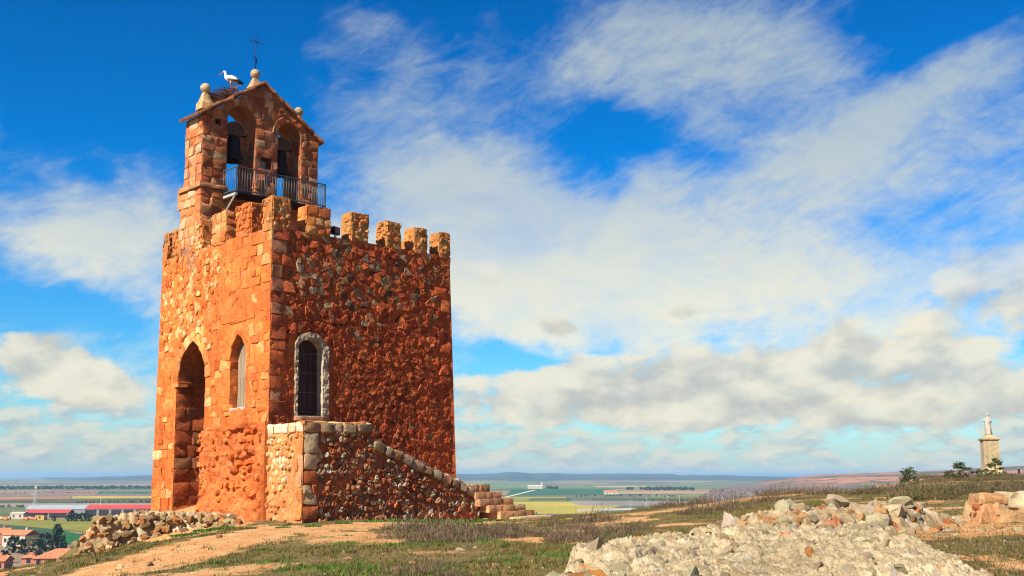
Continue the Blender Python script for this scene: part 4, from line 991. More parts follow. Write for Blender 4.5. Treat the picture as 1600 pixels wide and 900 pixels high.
SS.lay(FS, ashlar_cells(0, .5, .1, 2.7, (.24, .56), (.26, .5), .03), [(3, (.44, .12, .038)), (.6, (.5, .33, .18)), (1, (.38, .16, .075))], stair, gap=.014, prot=(.03, .06), cut=.1, bonus=2)
SS.lay(FS, ashlar_cells(0, 2.56, 2.68, 3.0, (.3, .34), (.34, .56), .02), [(2, (.40, .27, .16)), (2, (.34, .2, .11)), (1, (.46, .34, .2))], stair, gap=.012, prot=(.04, .09), cut=.14, bonus=3)
al = math.atan(.372); ca, sa = math.cos(al), -math.sin(al); v0 = 0
FC = Frame((2.62, SU, 2.50), (ca, 0, sa), (-sa, 0, ca), (0, -1, 0))
SS.lay(FC, ashlar_cells(0, 4.72, -.30, .01, (.28, .32), (.32, .55), .025), [(3, (.36, .25, .15)), (2, (.28, .18, .10)), (1, (.40, .2, .09))], stair, gap=.016, prot=(.05, .10), cut=.16, bonus=3)
FCT = Frame((2.62, SU - .06, 2.50), (ca, 0, sa), (0, 1, 0), (-sa, 0, ca))
SS.lay(FCT, ashlar_cells(0, 4.72, 0, .5, (.5, .5), (.32, .55), .02), [(3, (.42, .31, .19)), (2, (.36, .23, .12))], stair, gap=.016, prot=(.01, .05), cut=.14)
FT = Frame((0, 0, 2.98), (1, 0, 0), (0, 1, 0), (0, 0, 1))
SS.lay(FT, ashlar_cells(-.05, 2.58, SU - .06, SU + .5, (.56, .56), (.34, .56), .02), PALECOB, stair, gap=.016, prot=(.01, .06), cut=.14)
def kend(u, z): return SU + .42 * (1 + .3 * math.sin(z * 6)) < u < 0.0 and z < 2.70
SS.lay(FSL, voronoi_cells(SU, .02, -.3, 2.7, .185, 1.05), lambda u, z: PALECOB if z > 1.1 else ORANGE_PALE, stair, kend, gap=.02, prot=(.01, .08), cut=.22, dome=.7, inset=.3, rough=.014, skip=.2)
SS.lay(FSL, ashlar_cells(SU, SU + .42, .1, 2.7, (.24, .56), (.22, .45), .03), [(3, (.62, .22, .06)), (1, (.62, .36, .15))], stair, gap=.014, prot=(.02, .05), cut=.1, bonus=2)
SS.lay(FSL, ashlar_cells(SU, .0, 2.68, 3.0, (.3, .34), (.3, .5), .02), [(2, (.64, .42, .22)), (2, (.68, .55, .36))], stair, gap=.014, prot=(.03, .07), cut=.16, bonus=3)
SS.build(M_STONE, 300)
# free steps at the foot of the flight
ends = [7.70, 8.10, 8.52, 8.93, 9.20]; tz = [1.02, .76, .53, .31, .10]; beg = [6.95, 6.95, 6.98, 7.25, 7.62]
for k in range(5):
    st_ = empty('step'); st_.parent = stair
    nb_ = 3; cuts_ = np.linspace(beg[k] - .1, ends[k], nb_ + 1) + np.r_[0, rng.uniform(-.08, .08, nb_ - 1), 0]
    zl = tz[k + 1] - .03 if k < 4 else -.18
    for i in range(nb_):
        V, F = rough_box((cuts_[i] + .012, SU + .02 - .17 * k + random.uniform(-.012, .012), zl + .012), (cuts_[i + 1] - .012, -.25, tz[k]), 6, .028, 4.5, 300 + k * 5 + i, .05)
        put('step_stone', mesh('step_stone', V, F, M_STONE, [jitter_col((.46, .25, .11), .3, .12)] * len(V), 'auto'), st_)
V, F = rough_box((7.0, SU + .3, -.6), (9.0, -.4, .12), 4, .04, 2, 330, .02); put('step_core', mesh('step_core', V, F, M_MORTAR, [(.42, .2, .09)] * len(V)), stair)
V, F = rough_box((7.0, SU + .3, 0), (8.0, -.4, .72), 4, .04, 2, 331, .02); put('step_core', mesh('step_core', V, F, M_MORTAR, [(.42, .2, .09)] * len(V)), stair)
V, F = rough_box((7.9, SU - 1.1, -.34), (9.75, -.3, -.09), 6, .05, 3, 332, .04); put('bottom_slab', mesh('bottom_slab', V, F, M_STONE, [(.50, .35, .2)] * len(V)), stair)

# ================================================================== RUINS AND LOOSE STONE
def rock_mesh(seed, sub=2):
    """an angular broken stone: the hull of scattered points, its faces split once and roughened"""
    rs = np.random.default_rng(seed); n = 16 if sub == 2 else 11; D = rs.normal(size=(n, 3)); D /= np.linalg.norm(D, axis=1, keepdims=True)
    D *= rs.uniform(.8, 1.1, (n, 1)) * np.array([1, rs.uniform(.6, .95), rs.uniform(.5, .85)])
    bm = bmesh.new(); vs = [bm.verts.new(d) for d in D]; h = bmesh.ops.convex_hull(bm, input=vs)
    bmesh.ops.delete(bm, geom=[v for v in bm.verts if not v.link_faces], context='VERTS')
    if sub == 2: bmesh.ops.subdivide_edges(bm, edges=bm.edges[:], cuts=1, use_grid_fill=True)
    bmesh.ops.triangulate(bm, faces=bm.faces[:]); bmesh.ops.recalc_face_normals(bm, faces=bm.faces[:]); bm.verts.index_update()
    P = np.array([v.co for v in bm.verts]); F = np.array([[v.index for v in f.verts] for f in bm.faces]); bm.free()
    P = P / np.abs(P).max(); P = P + .05 * rs.normal(size=P.shape)
    return mesh('rock', P, F, M_ROCK, None, smooth='auto')
ROCKS = [rock_mesh(k, 2) for k in range(14)]
SMALL = [rock_mesh(50 + k, 1) for k in range(8)]
def rock(name, x, y, z, s, pal, parent=None, lib=None, sink=.25, tilt=.35):
    o = put(name, random.choice(lib or ROCKS), parent, loc=(x, y, z - s * sink * .5), rot=(random.gauss(0, tilt), random.gauss(0, tilt), random.uniform(0, 6.3)), scale=s * random.uniform(.85, 1.15))
    o.color = c4(pick(pal)); return o
def mound(name, parent, poly, top, edge, res, lump, col, mat, pal_cells=None, seed=0, base=-.25):
    """a broken mass of old rubble and lime: returns its height function"""
    poly = np.array(poly); x0, y0 = poly.min(0) - .1; x1, y1 = poly.max(0) + .1
    nx, ny = int((x1 - x0) / res), int((y1 - y0) / res); gx, gy = np.meshgrid(np.linspace(x0, x1, nx), np.linspace(y0, y1, ny)); X, Y = gx.ravel(), gy.ravel()
    wob = .16 * fbm(np.c_[X, Y] * 1.7, 3, seed) + .07 * fbm(np.c_[X, Y] * 6, 3, seed + 1)
    sd = -poly_sd(X, Y, poly) + wob; k = sstep(-.02, edge, sd) ** .7
    g = ground_z(X, Y, False) + base; q = np.c_[X, Y]
    f1, f2, idv = worley(q * lump + .3 * fbm(q * 5, 2, seed + 2)[:, None], seed + 3); s1, s2, id2 = worley(q * lump * 2.7, seed + 4)
    bump_ = (.11 if lump < 5 else .055) * sstep(0, .22, f2 - f1) * (.15 + idv) * (3.0 / lump) ** .5 + .045 * np.clip(s2 - s1, 0, .4) / .4 * (.4 + id2)
    if lump > 5:                             # solid ledges and steps in the lime mass
        b1_, b2_, bi = worley(q * 1.15 + .25 * fbm(q * 2.2, 3, seed + 10)[:, None], seed + 11); ter = fbm(q * .7, 3, seed + 12) * 3; ter = (np.floor(ter) + sstep(.35, .65, ter - np.floor(ter))) / 3
        bump_ = bump_ * .75 + .13 * sstep(.0, .10, b2_ - b1_) * (bi - .2) + .13 * ter + .03
    Z = g + (top(X, Y) - g + bump_ + .03 * fbm(q * 16, 3, seed + 9) - .09 + .07 * fbm(q * .9, 4, seed + 5)) * k
    dx_ = .05 * fbm(np.c_[q * 3, Z], 3, seed + 6); dy_ = .05 * fbm(np.c_[q * 3, Z + 5], 3, seed + 7)
    c = np.array(col) * (1 + .22 * fbm(q * 2.3, 4, seed + 8) + .25 * (id2 - .5))[:, None]
    if pal_cells: 
        P_ = np.array([pc for _, pc in pal_cells]); wsum = np.cumsum([w_ for w_, _ in pal_cells]); wsum = wsum / wsum[-1]
        pc = P_[np.minimum(np.searchsorted(wsum, (idv * 7.31) % 1), len(P_) - 1)]; on = (sstep(.06, .14, f2 - f1) * (idv > .35))[:, None] * .8; c = c * (1 - on) + pc * on
    ii, jj = np.meshgrid(np.arange(ny - 1), np.arange(nx - 1), indexing='ij')
    F = np.stack([ii * nx + jj, ii * nx + jj + 1, (ii + 1) * nx + jj + 1, (ii + 1) * nx + jj], -1).reshape(-1, 4)
    inside = (sd > -.12).reshape(ny, nx); ok = (inside[:-1, :-1] | inside[1:, 1:]).ravel(); F = F[ok]
    o = put(name, mesh(name, np.c_[X + dx_, Y + dy_, Z], F, mat, c), parent)
    Zg = Z.reshape(ny, nx)
    def hz(x, y):
        i = int(np.clip((y - y0) / (y1 - y0) * (ny - 1), 0, ny - 1)); j = int(np.clip((x - x0) / (x1 - x0) * (nx - 1), 0, nx - 1)); return float(Zg[i, j])
    return hz
def scatter_in(poly, n, margin=.05):
    P = np.array(poly); out = []
    while len(out) < n:
        X = rng.uniform(P[:, 0].min(), P[:, 0].max(), 400); Y = rng.uniform(P[:, 1].min(), P[:, 1].max(), 400)
        ok = poly_sd(X, Y, P) < margin; out += list(zip(X[ok], Y[ok]))
    return out[:n]
# ------------------------------------------------------------------ pale slab of rubble in the right foreground
fa = empty('rubble_foundation', (3, 14, 0)); tag(fa, 'broad cream rubble and lime foundation filling the bottom right foreground', 'ruin')
PA = [(.42, 13.3), (.50, 14.2), (.85, 15.1), (1.5, 16.3), (2.45, 17.1), (4.05, 17.6), (4.9, 17.4), (5.75, 17.0), (5.6, 15.6), (5.95, 14.6), (5.85, 13.4), (6.0, 12.4), (6.3, 9.5), (.2, 9.5), (.30, 11.6), (.20, 12.6)]
topA = lambda X, Y: .20 + .062 * (np.clip(Y, 11, 17.6) - 12) + .10 * sstep(13.2, 14.4, Y) - .10 * sstep(4.8, 6.2, X) + .10 * np.exp(-((X - 5.4) ** 2 + (Y - 16.7) ** 2) / .15)
hA = mound('lime_mass', fa, PA, topA, .16, .020, 6.2, (.38, .295, .17), M_PALE, [(6, (.41, .32, .19)), (4, (.36, .265, .14)), (2, (.45, .37, .24)), (1.2, (.25, .2, .13)), (.25, (.42, .18, .06))], 401); fa_inv = fa.matrix_basis.inverted()
def kids(root, n, poly, hz, lib, pal, smin, smax, name='stone', sink=.5, tilt=.4):
    for x, y in scatter_in(poly, n):
        s = smin + (smax - smin) * random.random() ** 2.2
        o = rock(name, x - root.location.x, y - root.location.y, hz(x, y) - root.location.z, s, pal, root, lib, sink, tilt)
visA = [(.42, 12.3), (.50, 14.2), (.85, 15.1), (1.5, 16.3), (2.45, 17.0), (4.05, 17.5), (4.9, 17.3), (5.7, 17.0), (5.6, 15.6), (5.9, 14.6), (5.8, 12.3)]
kids(fa, 230, visA, hA, ROCKS + SMALL, [(7, (.40, .31, .18)), (4, (.36, .26, .14)), (3, (.45, .37, .24)), (.5, (.40, .18, .06)), (1.2, (.24, .19, .12))], .04, .13)
for x, y, s, c in [(.48, 13.6, .09, (.45, .10, .04)), (.62, 13.0, .11, (.44, .26, .11)), (.75, 12.5, .13, (.48, .21, .06)), (.95, 12.35, .14, (.50, .19, .045)), (1.2, 12.4, .10, (.46, .37, .25)), (3.0, 12.6, .16, (.52, .23, .055)), (2.6, 14.2, .09, (.60, .20, .09)), (5.5, 16.8, .20, (.46, .34, .19)), (2.0, 12.4, .13, (.44, .35, .22)), (4.6, 13.4, .12, (.4, .34, .27)), (1.7, 13.3, .10, (.3, .24, .19))]:
    o = rock('stone', x - 3, y - 14, hA(x, y) + .01, s, [(1, c)], fa, ROCKS, .3, .4)
# ------------------------------------------------------------------ rubble wall behind it
fb = empty('rubble_wall', (6, 22, 0)); tag(fb, 'tumbled low wall of mixed pale and orange stones behind the cream foundation', 'ruin')
PB = [(3.0, 20.6), (4.5, 19.7), (6.5, 20.0), (8.4, 21.8), (9.3, 23.0), (10.4, 24.0), (10.4, 25.2), (8.6, 24.6), (6.5, 23.6), (4.6, 22.8), (3.2, 21.6)]
topB = lambda X, Y: np.interp(X, [3, 3.9, 4.9, 6.3, 7.8, 8.6, 9.2, 10.4], [.42, .58, .74, .80, .84, .78, .64, .66]) - .34 * sstep(22.2, 20.0, Y - .35 * (X - 5.5))
hB = mound('wall_core', fb, PB, topB, .95, .032, 3.2, (.36, .24, .13), M_PALE, CREAM, 421)
WALLB = [(5, (.42, .31, .17)), (3, (.42, .22, .085)), (2, (.48, .40, .26)), (1.8, (.22, .16, .10)), (1.5, (.38, .12, .04))]
kids(fb, 120, PB, hB, ROCKS, WALLB, .11, .25, sink=.35)
edgeB = [(3.0, 20.6), (4.5, 19.75), (6.5, 20.05), (8.4, 21.85), (9.3, 23.05)]
for k in range(70):
    t_ = random.random() * 4; i = min(int(t_), 3); f_ = t_ - i; x = edgeB[i][0] * (1 - f_) + edgeB[i + 1][0] * f_; y = edgeB[i][1] * (1 - f_) + edgeB[i + 1][1] * f_ + random.uniform(0, .5)
    rock('stone', x - 6, y - 22, hB(x, y) + .02, random.uniform(.10, .24), WALLB, fb, ROCKS, .1, .4)
kids(fb, 95, PB, hB, ROCKS, WALLB, .07, .16, sink=.2)
for px_, y, s, c in [(5.0, 20.3, .30, (.28, .23, .16)), (5.9, 20.7, .24, (.50, .30, .15)), (6.3, 20.9, .20, (.42, .33, .19)), (4.3, 20.6, .2, (.55, .27, .1)), (7.2, 21.6, .25, (.40, .3, .17)), (7.6, 22.0, .22, (.44, .34, .2)), (6.6, 22.6, .28, (.42, .32, .18)), (8.0, 22.8, .25, (.46, .38, .25)), (5.4, 22.0, .22, (.46, .39, .27))]:
    rock('stone', px_ - 6, y - 22, hB(px_, y) + .08, s, [(1, c)], fb, ROCKS, .3, .3)
# ------------------------------------------------------------------ dressed blocks at the right edge
fc = empty('block_ruin', (11.6, 25, .5)); tag(fc, 'stub of walling with large dressed blocks at the right edge', 'ruin')
PC = [(10.2, 24.2), (13.6, 24.8), (13.6, 26.0), (10.4, 25.9)]
hC = mound('wall_core', fc, PC, lambda X, Y: .86 + 0 * X, .2, .04, 3.0, (.40, .20, .09), M_PALE, CREAM, 431)
for o in fc.children: o.location = (-11.6, -25, -.5)
for o in fb.children: o.location = o.location if o.name.startswith('stone') else (-6, -22, 0)
for o in fa.children: o.location = o.location if o.name.startswith('stone') else (-3, -14, 0)
for lo_, hi_, c in [((10.95, 24.3, .72), (11.75, 25.1, 1.05), (.48, .38, .22)), ((11.77, 24.32, .70), (12.9, 25.1, 1.06), (.40, .28, .15)), ((10.7, 24.15, .42), (11.5, 24.7, .70), (.42, .26, .12)), ((10.30, 24.4, .8), (10.90, 25.0, 1.02), (.42, .23, .1))]:
    V, F = rough_box(np.array(lo_) - (11.6, 25, .5), np.array(hi_) - (11.6, 25, .5), 8, .10, 3.2, int(lo_[0] * 100), .10); put('block', mesh('block', V, F, M_PALE, [c] * len(V), 'auto'), fc)
kids(fc, 110, [(10.0, 24.0), (13.6, 24.4), (13.6, 26.0), (10.2, 25.9)], hC, ROCKS, [(2, (.40, .17, .06)), (3, (.42, .31, .17)), (1, (.34, .11, .04))], .07, .20, sink=.1)
# ------------------------------------------------------------------ ruined retaining wall at the foot of the tower, left
fd = empty('ruined_wall', (-11, 36, 0)); tag(fd, 'low crumbling rubble wall on the slope at the left foot of the tower', 'ruin')
PD = [(-13.75, 35.2), (-12.6, 35.4), (-11.2, 35.6), (-9.5, 34.9), (-8.3, 33.9), (-7.9, 34.3), (-8.9, 35.6), (-10.6, 36.9), (-12.2, 38.2), (-13.4, 38.0), (-13.9, 36.6)]
topD = lambda X, Y: np.interp(X, [-13.8, -13.2, -12.4, -11, -9.5, -8.6, -7.9], [-.62, .06, .20, .24, .22, .16, .06])
hD = mound('wall_core', fd, PD, topD, .30, .035, 3.4, (.38, .25, .13), M_PALE, CREAM, 441, base=-.35)
for o in fd.children: o.location = (11, -36, 0)
WALLD = [(5, (.40, .27, .13)), (4, (.38, .20, .08)), (1.2, (.46, .36, .21)), (2.5, (.22, .14, .07)), (2, (.44, .155, .05))]
kids(fd, 120, PD, hD, ROCKS, WALLD, .07, .20, sink=.7, tilt=.2)
n_ = 0
line = [(-13.75, 35.15), (-12.6, 35.3), (-11.2, 35.5), (-9.5, 34.8), (-8.3, 33.8)]
for k in range(170):                         # facing stones of the front
    t_ = random.random() * 4; i = min(int(t_), 3); f_ = t_ - i; x = line[i][0] * (1 - f_) + line[i + 1][0] * f_; y = line[i][1] * (1 - f_) + line[i + 1][1] * f_
    zb = gz(x, y - .1); zt = float(topD(np.array([x]), np.array([y]))[0]); zz = zb + (zt - zb) * random.random()
    rock('stone', x + 11 + random.uniform(-.08, .08), y - 36 + .10 + .12 * (zz - zb) + random.uniform(-.06, .06), zz, random.uniform(.07, .19), WALLD, fd, ROCKS, .1, .4)
# ------------------------------------------------------------------ loose stones
def on_ground(name, x, y, s, pal, lib=ROCKS, sink=.4): return rock(name, x, y, gz(x, y), s, pal, None, lib, sink, .15)
flats = []
for k, (x, y, s) in enumerate([(-11.6, 31.4, .30), (-11.2, 31.8, .26), (-10.7, 31.6, .24), (-10.3, 32.2, .26), (-9.9, 32.5, .2), (-9.6, 32.8, .24), (-9.3, 33.0, .18), (-11.0, 32.4, .2)]):
    o = on_ground('flat_stone', x, y, s, [(1, (.50, .41, .27))]); o.scale = (s * 1.3, s, s * .5); flats.append(o)
rank_labels(flats, 'flat whitish stone', 'in the turf below the crumbling wall', 'stone', 'flat stones below the crumbling wall')
loose = ([], [], [])
LP = [(3, (.44, .33, .20)), (2, (.42, .22, .10)), (1, (.50, .42, .29))]
for k in range(40):
    if k < 18: g_, x, y = 0, random.uniform(7.6, 13), random.uniform(20.8, 24.2)
    elif k < 32: g_, x, y = 1, random.uniform(-13, -7), random.uniform(22, 31)
    else: g_, x, y = 2, random.uniform(-4, 1.5), random.uniform(18.5, 32)
    loose[g_].append(on_ground('loose_stone', x, y, random.uniform(.07, .16), LP))
rank_labels(loose[0], 'loose stone', 'on the bare ground before the dressed blocks', 'stone', 'loose stones before the dressed blocks')
rank_labels(loose[1], 'loose pale stone', 'on the grassy slope at bottom left', 'stone', 'loose stones on the left slope')
rank_labels(loose[2], 'small loose stone', 'in the turf before the stairs', 'stone', 'loose stones in the middle turf')
o = on_ground('loose_stone', 5.9, 16.0 + .3, .13, [(1, (.56, .36, .2))]); tag(o, 'rounded orange stone resting at the right end of the cream foundation', 'stone')
o = on_ground('loose_stone', -.9, 37.2, .22, [(1, (.54, .30, .15))]); tag(o, 'brown stone lying in the green weeds beside the lowest steps', 'stone')

# pebbles too small to pick apart
mb_V, mb_F, mb_C = [], [], []
def pebbles(n, xr, yr, smin, smax):
    X = rng.uniform(*xr, n); Y = rng.uniform(*yr, n); Z = ground_z(X, Y); ok = poly_sd(X, Y, KNOLL) < 0
    for x, y, z in zip(X[ok], Y[ok], Z[ok]):
        s = smin + (smax - smin) * random.random() ** 3; a = random.uniform(0, 6.3); o = len(mb_V)
        for dx_, dy_, dz_ in ((1, 0, 0), (0, 1, 0), (-1, 0, 0), (0, -1, 0), (0, 0, .8)):
            r_ = random.uniform(.7, 1.2) * s; mb_V.append((x + r_ * (dx_ * math.cos(a) - dy_ * math.sin(a)) * 1.2, y + r_ * (dx_ * math.sin(a) + dy_ * math.cos(a)), z + dz_ * s - .01))
        mb_F.extend([(o, o + 1, o + 4), (o + 1, o + 2, o + 4), (o + 2, o + 3, o + 4), (o + 3, o, o + 4)]); c = pick([(3, (.44, .32, .18)), (2, (.42, .21, .09)), (.6, (.54, .46, .34))]); mb_C.extend([c] * 5)
pebbles(2600, (-14, 4), (16, 40), .012, .05); pebbles(3600, (5, 14.5), (11.5, 30), .012, .06)
tag(put('pebbles', mesh('pebbles', mb_V, mb_F, M_STONE, mb_C)), 'tiny pale pebbles strewn over the bare earth and turf', 'pebbles', kind='stuff')

# ================================================================== PLANTS OF THE KNOLL
FEET = np.array([(TM @ Vector(p)).to_2d() for p in ((-.35, 7.6, 0), (-.35, SU - .1, 0), (9.8, SU - .1, 0), (9.8, 7.6, 0))])
def free_ground(X, Y):
    ok = (poly_sd(X, Y, FEET) > 0) & (poly_sd(X, Y, KNOLL) < .5)
    for P in (PA, PB, PC, PD): ok &= poly_sd(X, Y, np.array(P)) > -.12
    return ok
def blades(n, xr, yr, dens, h, wd, pal, seed, tuft=5, spread=.05):
    """short grass: every blade a thin bent triangle"""
    g = np.random.default_rng(seed); X = g.uniform(*xr, n); Y = g.uniform(*yr, n)
    k = (g.random(n) < dens(X, Y)) & free_ground(X, Y); X, Y = X[k], Y[k]; Z = ground_z(X, Y)
    X = np.repeat(X, tuft) + g.normal(0, spread, len(X) * tuft); Y = np.repeat(Y, tuft) + g.normal(0, spread, len(Y) * tuft); Z = np.repeat(Z, tuft) - .01
    m_ = len(X); a = g.uniform(0, 2 * np.pi, m_); hh = h * g.uniform(.4, 1.3, m_); ww = wd * g.uniform(.7, 1.3, m_); ln = g.normal(0, .45, (m_, 2)) * hh[:, None]
    A = np.c_[X + np.cos(a) * ww, Y + np.sin(a) * ww, Z]; B = np.c_[X - np.cos(a) * ww, Y - np.sin(a) * ww, Z]; C_ = np.c_[X + ln[:, 0], Y + ln[:, 1], Z + hh]
    V = np.stack([A, B, C_], 1).reshape(-1, 3); F = np.arange(3 * m_).reshape(-1, 3)
    P_ = np.array([c for _, c in pal]); wv = np.array([w_ for w_, _ in pal]); ci = g.choice(len(P_), m_ // tuft, p=wv / wv.sum()); c = np.repeat(P_[ci], tuft, 0) * g.uniform(.7, 1.3, (m_, 1)); 
    return V, F, np.repeat(c, 3, 0)
TURF = [(4, (.105, .090, .022)), (4, (.145, .110, .028)), (2, (.065, .095, .018)), (2, (.22, .155, .055)), (2, (.13, .072, .036))]
GREEN = [(4, (.055, .145, .018)), (3, (.090, .175, .022)), (2, (.030, .090, .012))]
turf_d = lambda X, Y: np.clip(1.05 - 1.25 * earth_mask(X, Y), 0.03, 1) * (.12 + .88 * sstep(-.2, .25, fbm(np.c_[X, Y] * 1.1, 3, 91)))
parts = [blades(52000, (-14.4, 3.5), (15, 44), turf_d, .055, .009, TURF, 1), blades(16000, (3.5, 16), (14, 56), turf_d, .06, .011, TURF, 2), blades(9000, (8, 60), (45, 120), turf_d, .13, .03, TURF, 3, 5, .12)]
green_d = lambda X, Y: (turf_d(X, Y) * sstep(.05, .4, fbm(np.c_[X, Y] * .6, 3, 93)) * .9)
parts.append(blades(3400, (-13, 4), (15.5, 40), turf_d, .10, .009, TURF, 7, 16, .05)); parts.append(blades(1500, (5, 15), (12, 40), turf_d, .10, .009, TURF, 8, 16, .05)); parts.append(blades(1500, (-9, 4), (16, 32), lambda X, Y: green_d(X, Y), .085, .009, GREEN, 9, 16, .06))
BROWN = [(4, (.115, .085, .030)), (3, (.15, .10, .042)), (2, (.19, .13, .06)), (2, (.085, .085, .022)), (1, (.10, .06, .035))]
parts.append(blades(26000, (5, 14.5), (11.5, 24), lambda X, Y: np.clip(1.1 - 1.0 * earth_mask(X, Y), .12, 1), .05, .009, BROWN, 6))
parts.append(blades(26000, (-8, 3.5), (16, 30), green_d, .06, .009, GREEN, 4))
def merge(parts):
    V, F, C_ = [], [], []; o = 0
    for v, f, c in parts: V.append(v); F.append(f + o); C_.append(c); o += len(v)
    return np.concatenate(V), np.concatenate(F), np.concatenate(C_)
V, F, C_ = merge(parts); tag(put('grass', mesh('grass', V, F, M_LEAF, C_, smooth=False)), 'short dry and green turf covering the knoll around the tower', 'grass', kind='stuff')
# weeds at the foot of the stairs and walls
def clump_mesh(seed, n, h, rad, wd, pal, up=.8):
    g = np.random.default_rng(seed); V, F, C_ = [], [], []
    for k in range(n):
        a = g.uniform(0, 6.28); r_ = rad * math.sqrt(g.random()); x, y = r_ * math.cos(a), r_ * math.sin(a); hh = h * g.uniform(.4, 1.1) * (1 - .5 * (r_ / rad) ** 2)
        d = Vector((g.normal(0, 1 - up) + x / rad * .4, g.normal(0, 1 - up) + y / rad * .4, up)).normalized(); L_ = h * g.uniform(.3, .6); s_ = d.cross(Vector((g.normal(), g.normal(), .2))).normalized() * wd * g.uniform(.6, 1.3)
        p = Vector((x, y, hh * .5)); o = len(V); V += [p - d * L_ * .5, p + s_, p + d * L_ * .6, p - s_]; F += [(o, o + 1, o + 2, o + 3)]
        c = np.array(pal[g.integers(len(pal))]) * g.uniform(.65, 1.3); C_ += [c] * 4
    return mesh('leaves', V, F, M_LEAF, C_, smooth=False)
WEED = [clump_mesh(10 + k, 260, .16, .38, .020, [c for _, c in GREEN], .55) for k in range(3)]
def mass(name, lib, spots, label, cat, sc=lambda s_: (s_, s_, s_)):
    """many small plants that read as one cover"""
    Vs, Fs, Cs = [], [], []; o = 0
    for x, y, s_ in spots:
        me = random.choice(lib); n = len(me.vertices); P = np.zeros(n * 3); me.vertices.foreach_get('co', P); P = P.reshape(-1, 3) * np.array(sc(s_)); a = random.uniform(0, 6.3)
        P = np.c_[P[:, 0] * math.cos(a) - P[:, 1] * math.sin(a) + x, P[:, 0] * math.sin(a) + P[:, 1] * math.cos(a) + y, P[:, 2] + gz(x, y) - .02]
        C_ = np.zeros(n * 4); me.color_attributes['Col'].data.foreach_get('color', C_); Vs.append(P); Cs.append(C_.reshape(-1, 4)[:, :3]); Fs += [tuple(i + o for i in f.vertices) for f in me.polygons]; o += n
    tag(put(name, mesh(name, np.concatenate(Vs), Fs, M_LEAF, np.concatenate(Cs), smooth=False)), label, cat, kind='stuff')
mass('weeds', WEED, [(-4.2, 33.4, .8), (-3.6, 33.9, 1.0), (-3.1, 34.2, 1.1), (-2.7, 34.7, 1.3), (-2.2, 35.0, 1.3), (-1.8, 35.5, 1.4), (-1.4, 35.9, 1.2), (-1.0, 36.5, 1.0), (-.3, 37.0, .9), (.2, 37.6, .8), (-5.6, 31.4, .7), (-6.4, 31.2, .6), (-4.9, 32.3, .7), (-2.4, 34.0, .9), (-1.9, 34.6, 1.0)], 'bright green weeds along the foot of the cobbled stair wall', 'weeds')
mass('weeds', WEED, [(-9.8, 34.2, 1.0), (-9.3, 34.0, 1.1), (-8.9, 33.7, .9), (-10.3, 34.6, .9), (-8.5, 33.4, .8), (-11.7, 32.2, .9), (-10.9, 31.4, .8), (-8.1, 32.6, .6), (-7.5, 32.0, .6)], 'dark green weeds before the crumbling wall left of the stairs', 'weeds')
# wiry brown shrubs
def shrub_mesh(seed, n=430, h=.34, pal=((.14, .085, .06), (.10, .06, .042), (.16, .115, .06), (.085, .08, .035))):
    g = np.random.default_rng(seed); V, F, C_ = [], [], []
    for k in range(n):
        a = g.uniform(0, 6.28); r_ = .55 * math.sqrt(g.random()); b0_ = Vector((r_ * math.cos(a), r_ * math.sin(a), 0)); lean = Vector((b0_.x * 1.3 + g.normal(0, .7), b0_.y * 1.3 + g.normal(0, .7), .75)).normalized()
        L_ = h * g.uniform(.3, 1.1) * (1.1 - 1.1 * r_); c = np.array(pal[g.integers(len(pal))]) * g.uniform(.6, 1.5); p = b0_; w_ = .008
        for s_ in range(3):
            q_ = p + (lean + Vector(g.normal(0, .6, 3))).normalized() * L_ / 3; sd_ = Vector((g.normal(), g.normal(), 0)).normalized() * w_; o = len(V)
            V += [p - sd_, p + sd_, q_ + sd_ * .6, q_ - sd_ * .6]; F.append((o, o + 1, o + 2, o + 3)); C_ += [c] * 4
            e = q_ + Vector(g.normal(0, .05, 3)); o = len(V); V += [q_ - sd_ * .5, q_ + sd_ * .5, e]; F.append((o, o + 1, o + 2)); C_ += [c * 1.15] * 3; p = q_; w_ *= .75
    return mesh('twigs', V, F, M_LEAF, C_, smooth=False)
SHRUB = [shrub_mesh(70 + k) for k in range(4)]; OLIVE = [shrub_mesh(80 + k, 430, .32, ((.085, .075, .028), (.11, .085, .035), (.12, .075, .045), (.06, .06, .022))) for k in range(3)]
def shrubs(L_, lib, what, where, group):
    rank_labels([put('shrub', random.choice(lib), None, (x, y, gz(x, y) - .02), (0, 0, random.uniform(0, 6)), (s * random.uniform(.9, 1.6), s * random.uniform(.9, 1.5), s * random.uniform(.8, 2.0))) for x, y, s in L_], what, where, 'shrub', group)
shrubs([(-1.9, 29.6, 1.2), (-1.3, 28.9, 1.3), (-2.5, 28.6, 1.0), (-.8, 27.6, 1.2), (-1.6, 27.2, 1.1), (-.4, 26.4, 1.1), (-1.1, 25.6, 1.0), (-2.6, 26.6, .8), (-.2, 28.6, 1.0), (.2, 27.2, .9), (-1.9, 25.0, .8), (-2.9, 29.8, .8), (-2.2, 30.4, .7)], SHRUB, 'dry brown shrub', 'in the thicket between path and stairs', 'brown shrubs between the path and the stairs')
shrubs([(1.6, 30.0, 1.0), (2.2, 29.2, .9), (1.2, 31.5, .8), (2.5, 32.8, 1.0), (1.5, 26.2, 1.2), (2.0, 25.2, 1.2), (1.3, 24.4, 1.0), (2.6, 27.0, 1.0), (3.1, 28.4, .8), (.9, 27.8, .7), (1.9, 23.4, .9)], SHRUB, 'wiry dark shrub', 'on the turf beside the cream foundation', 'brown shrubs beside the cream foundation')
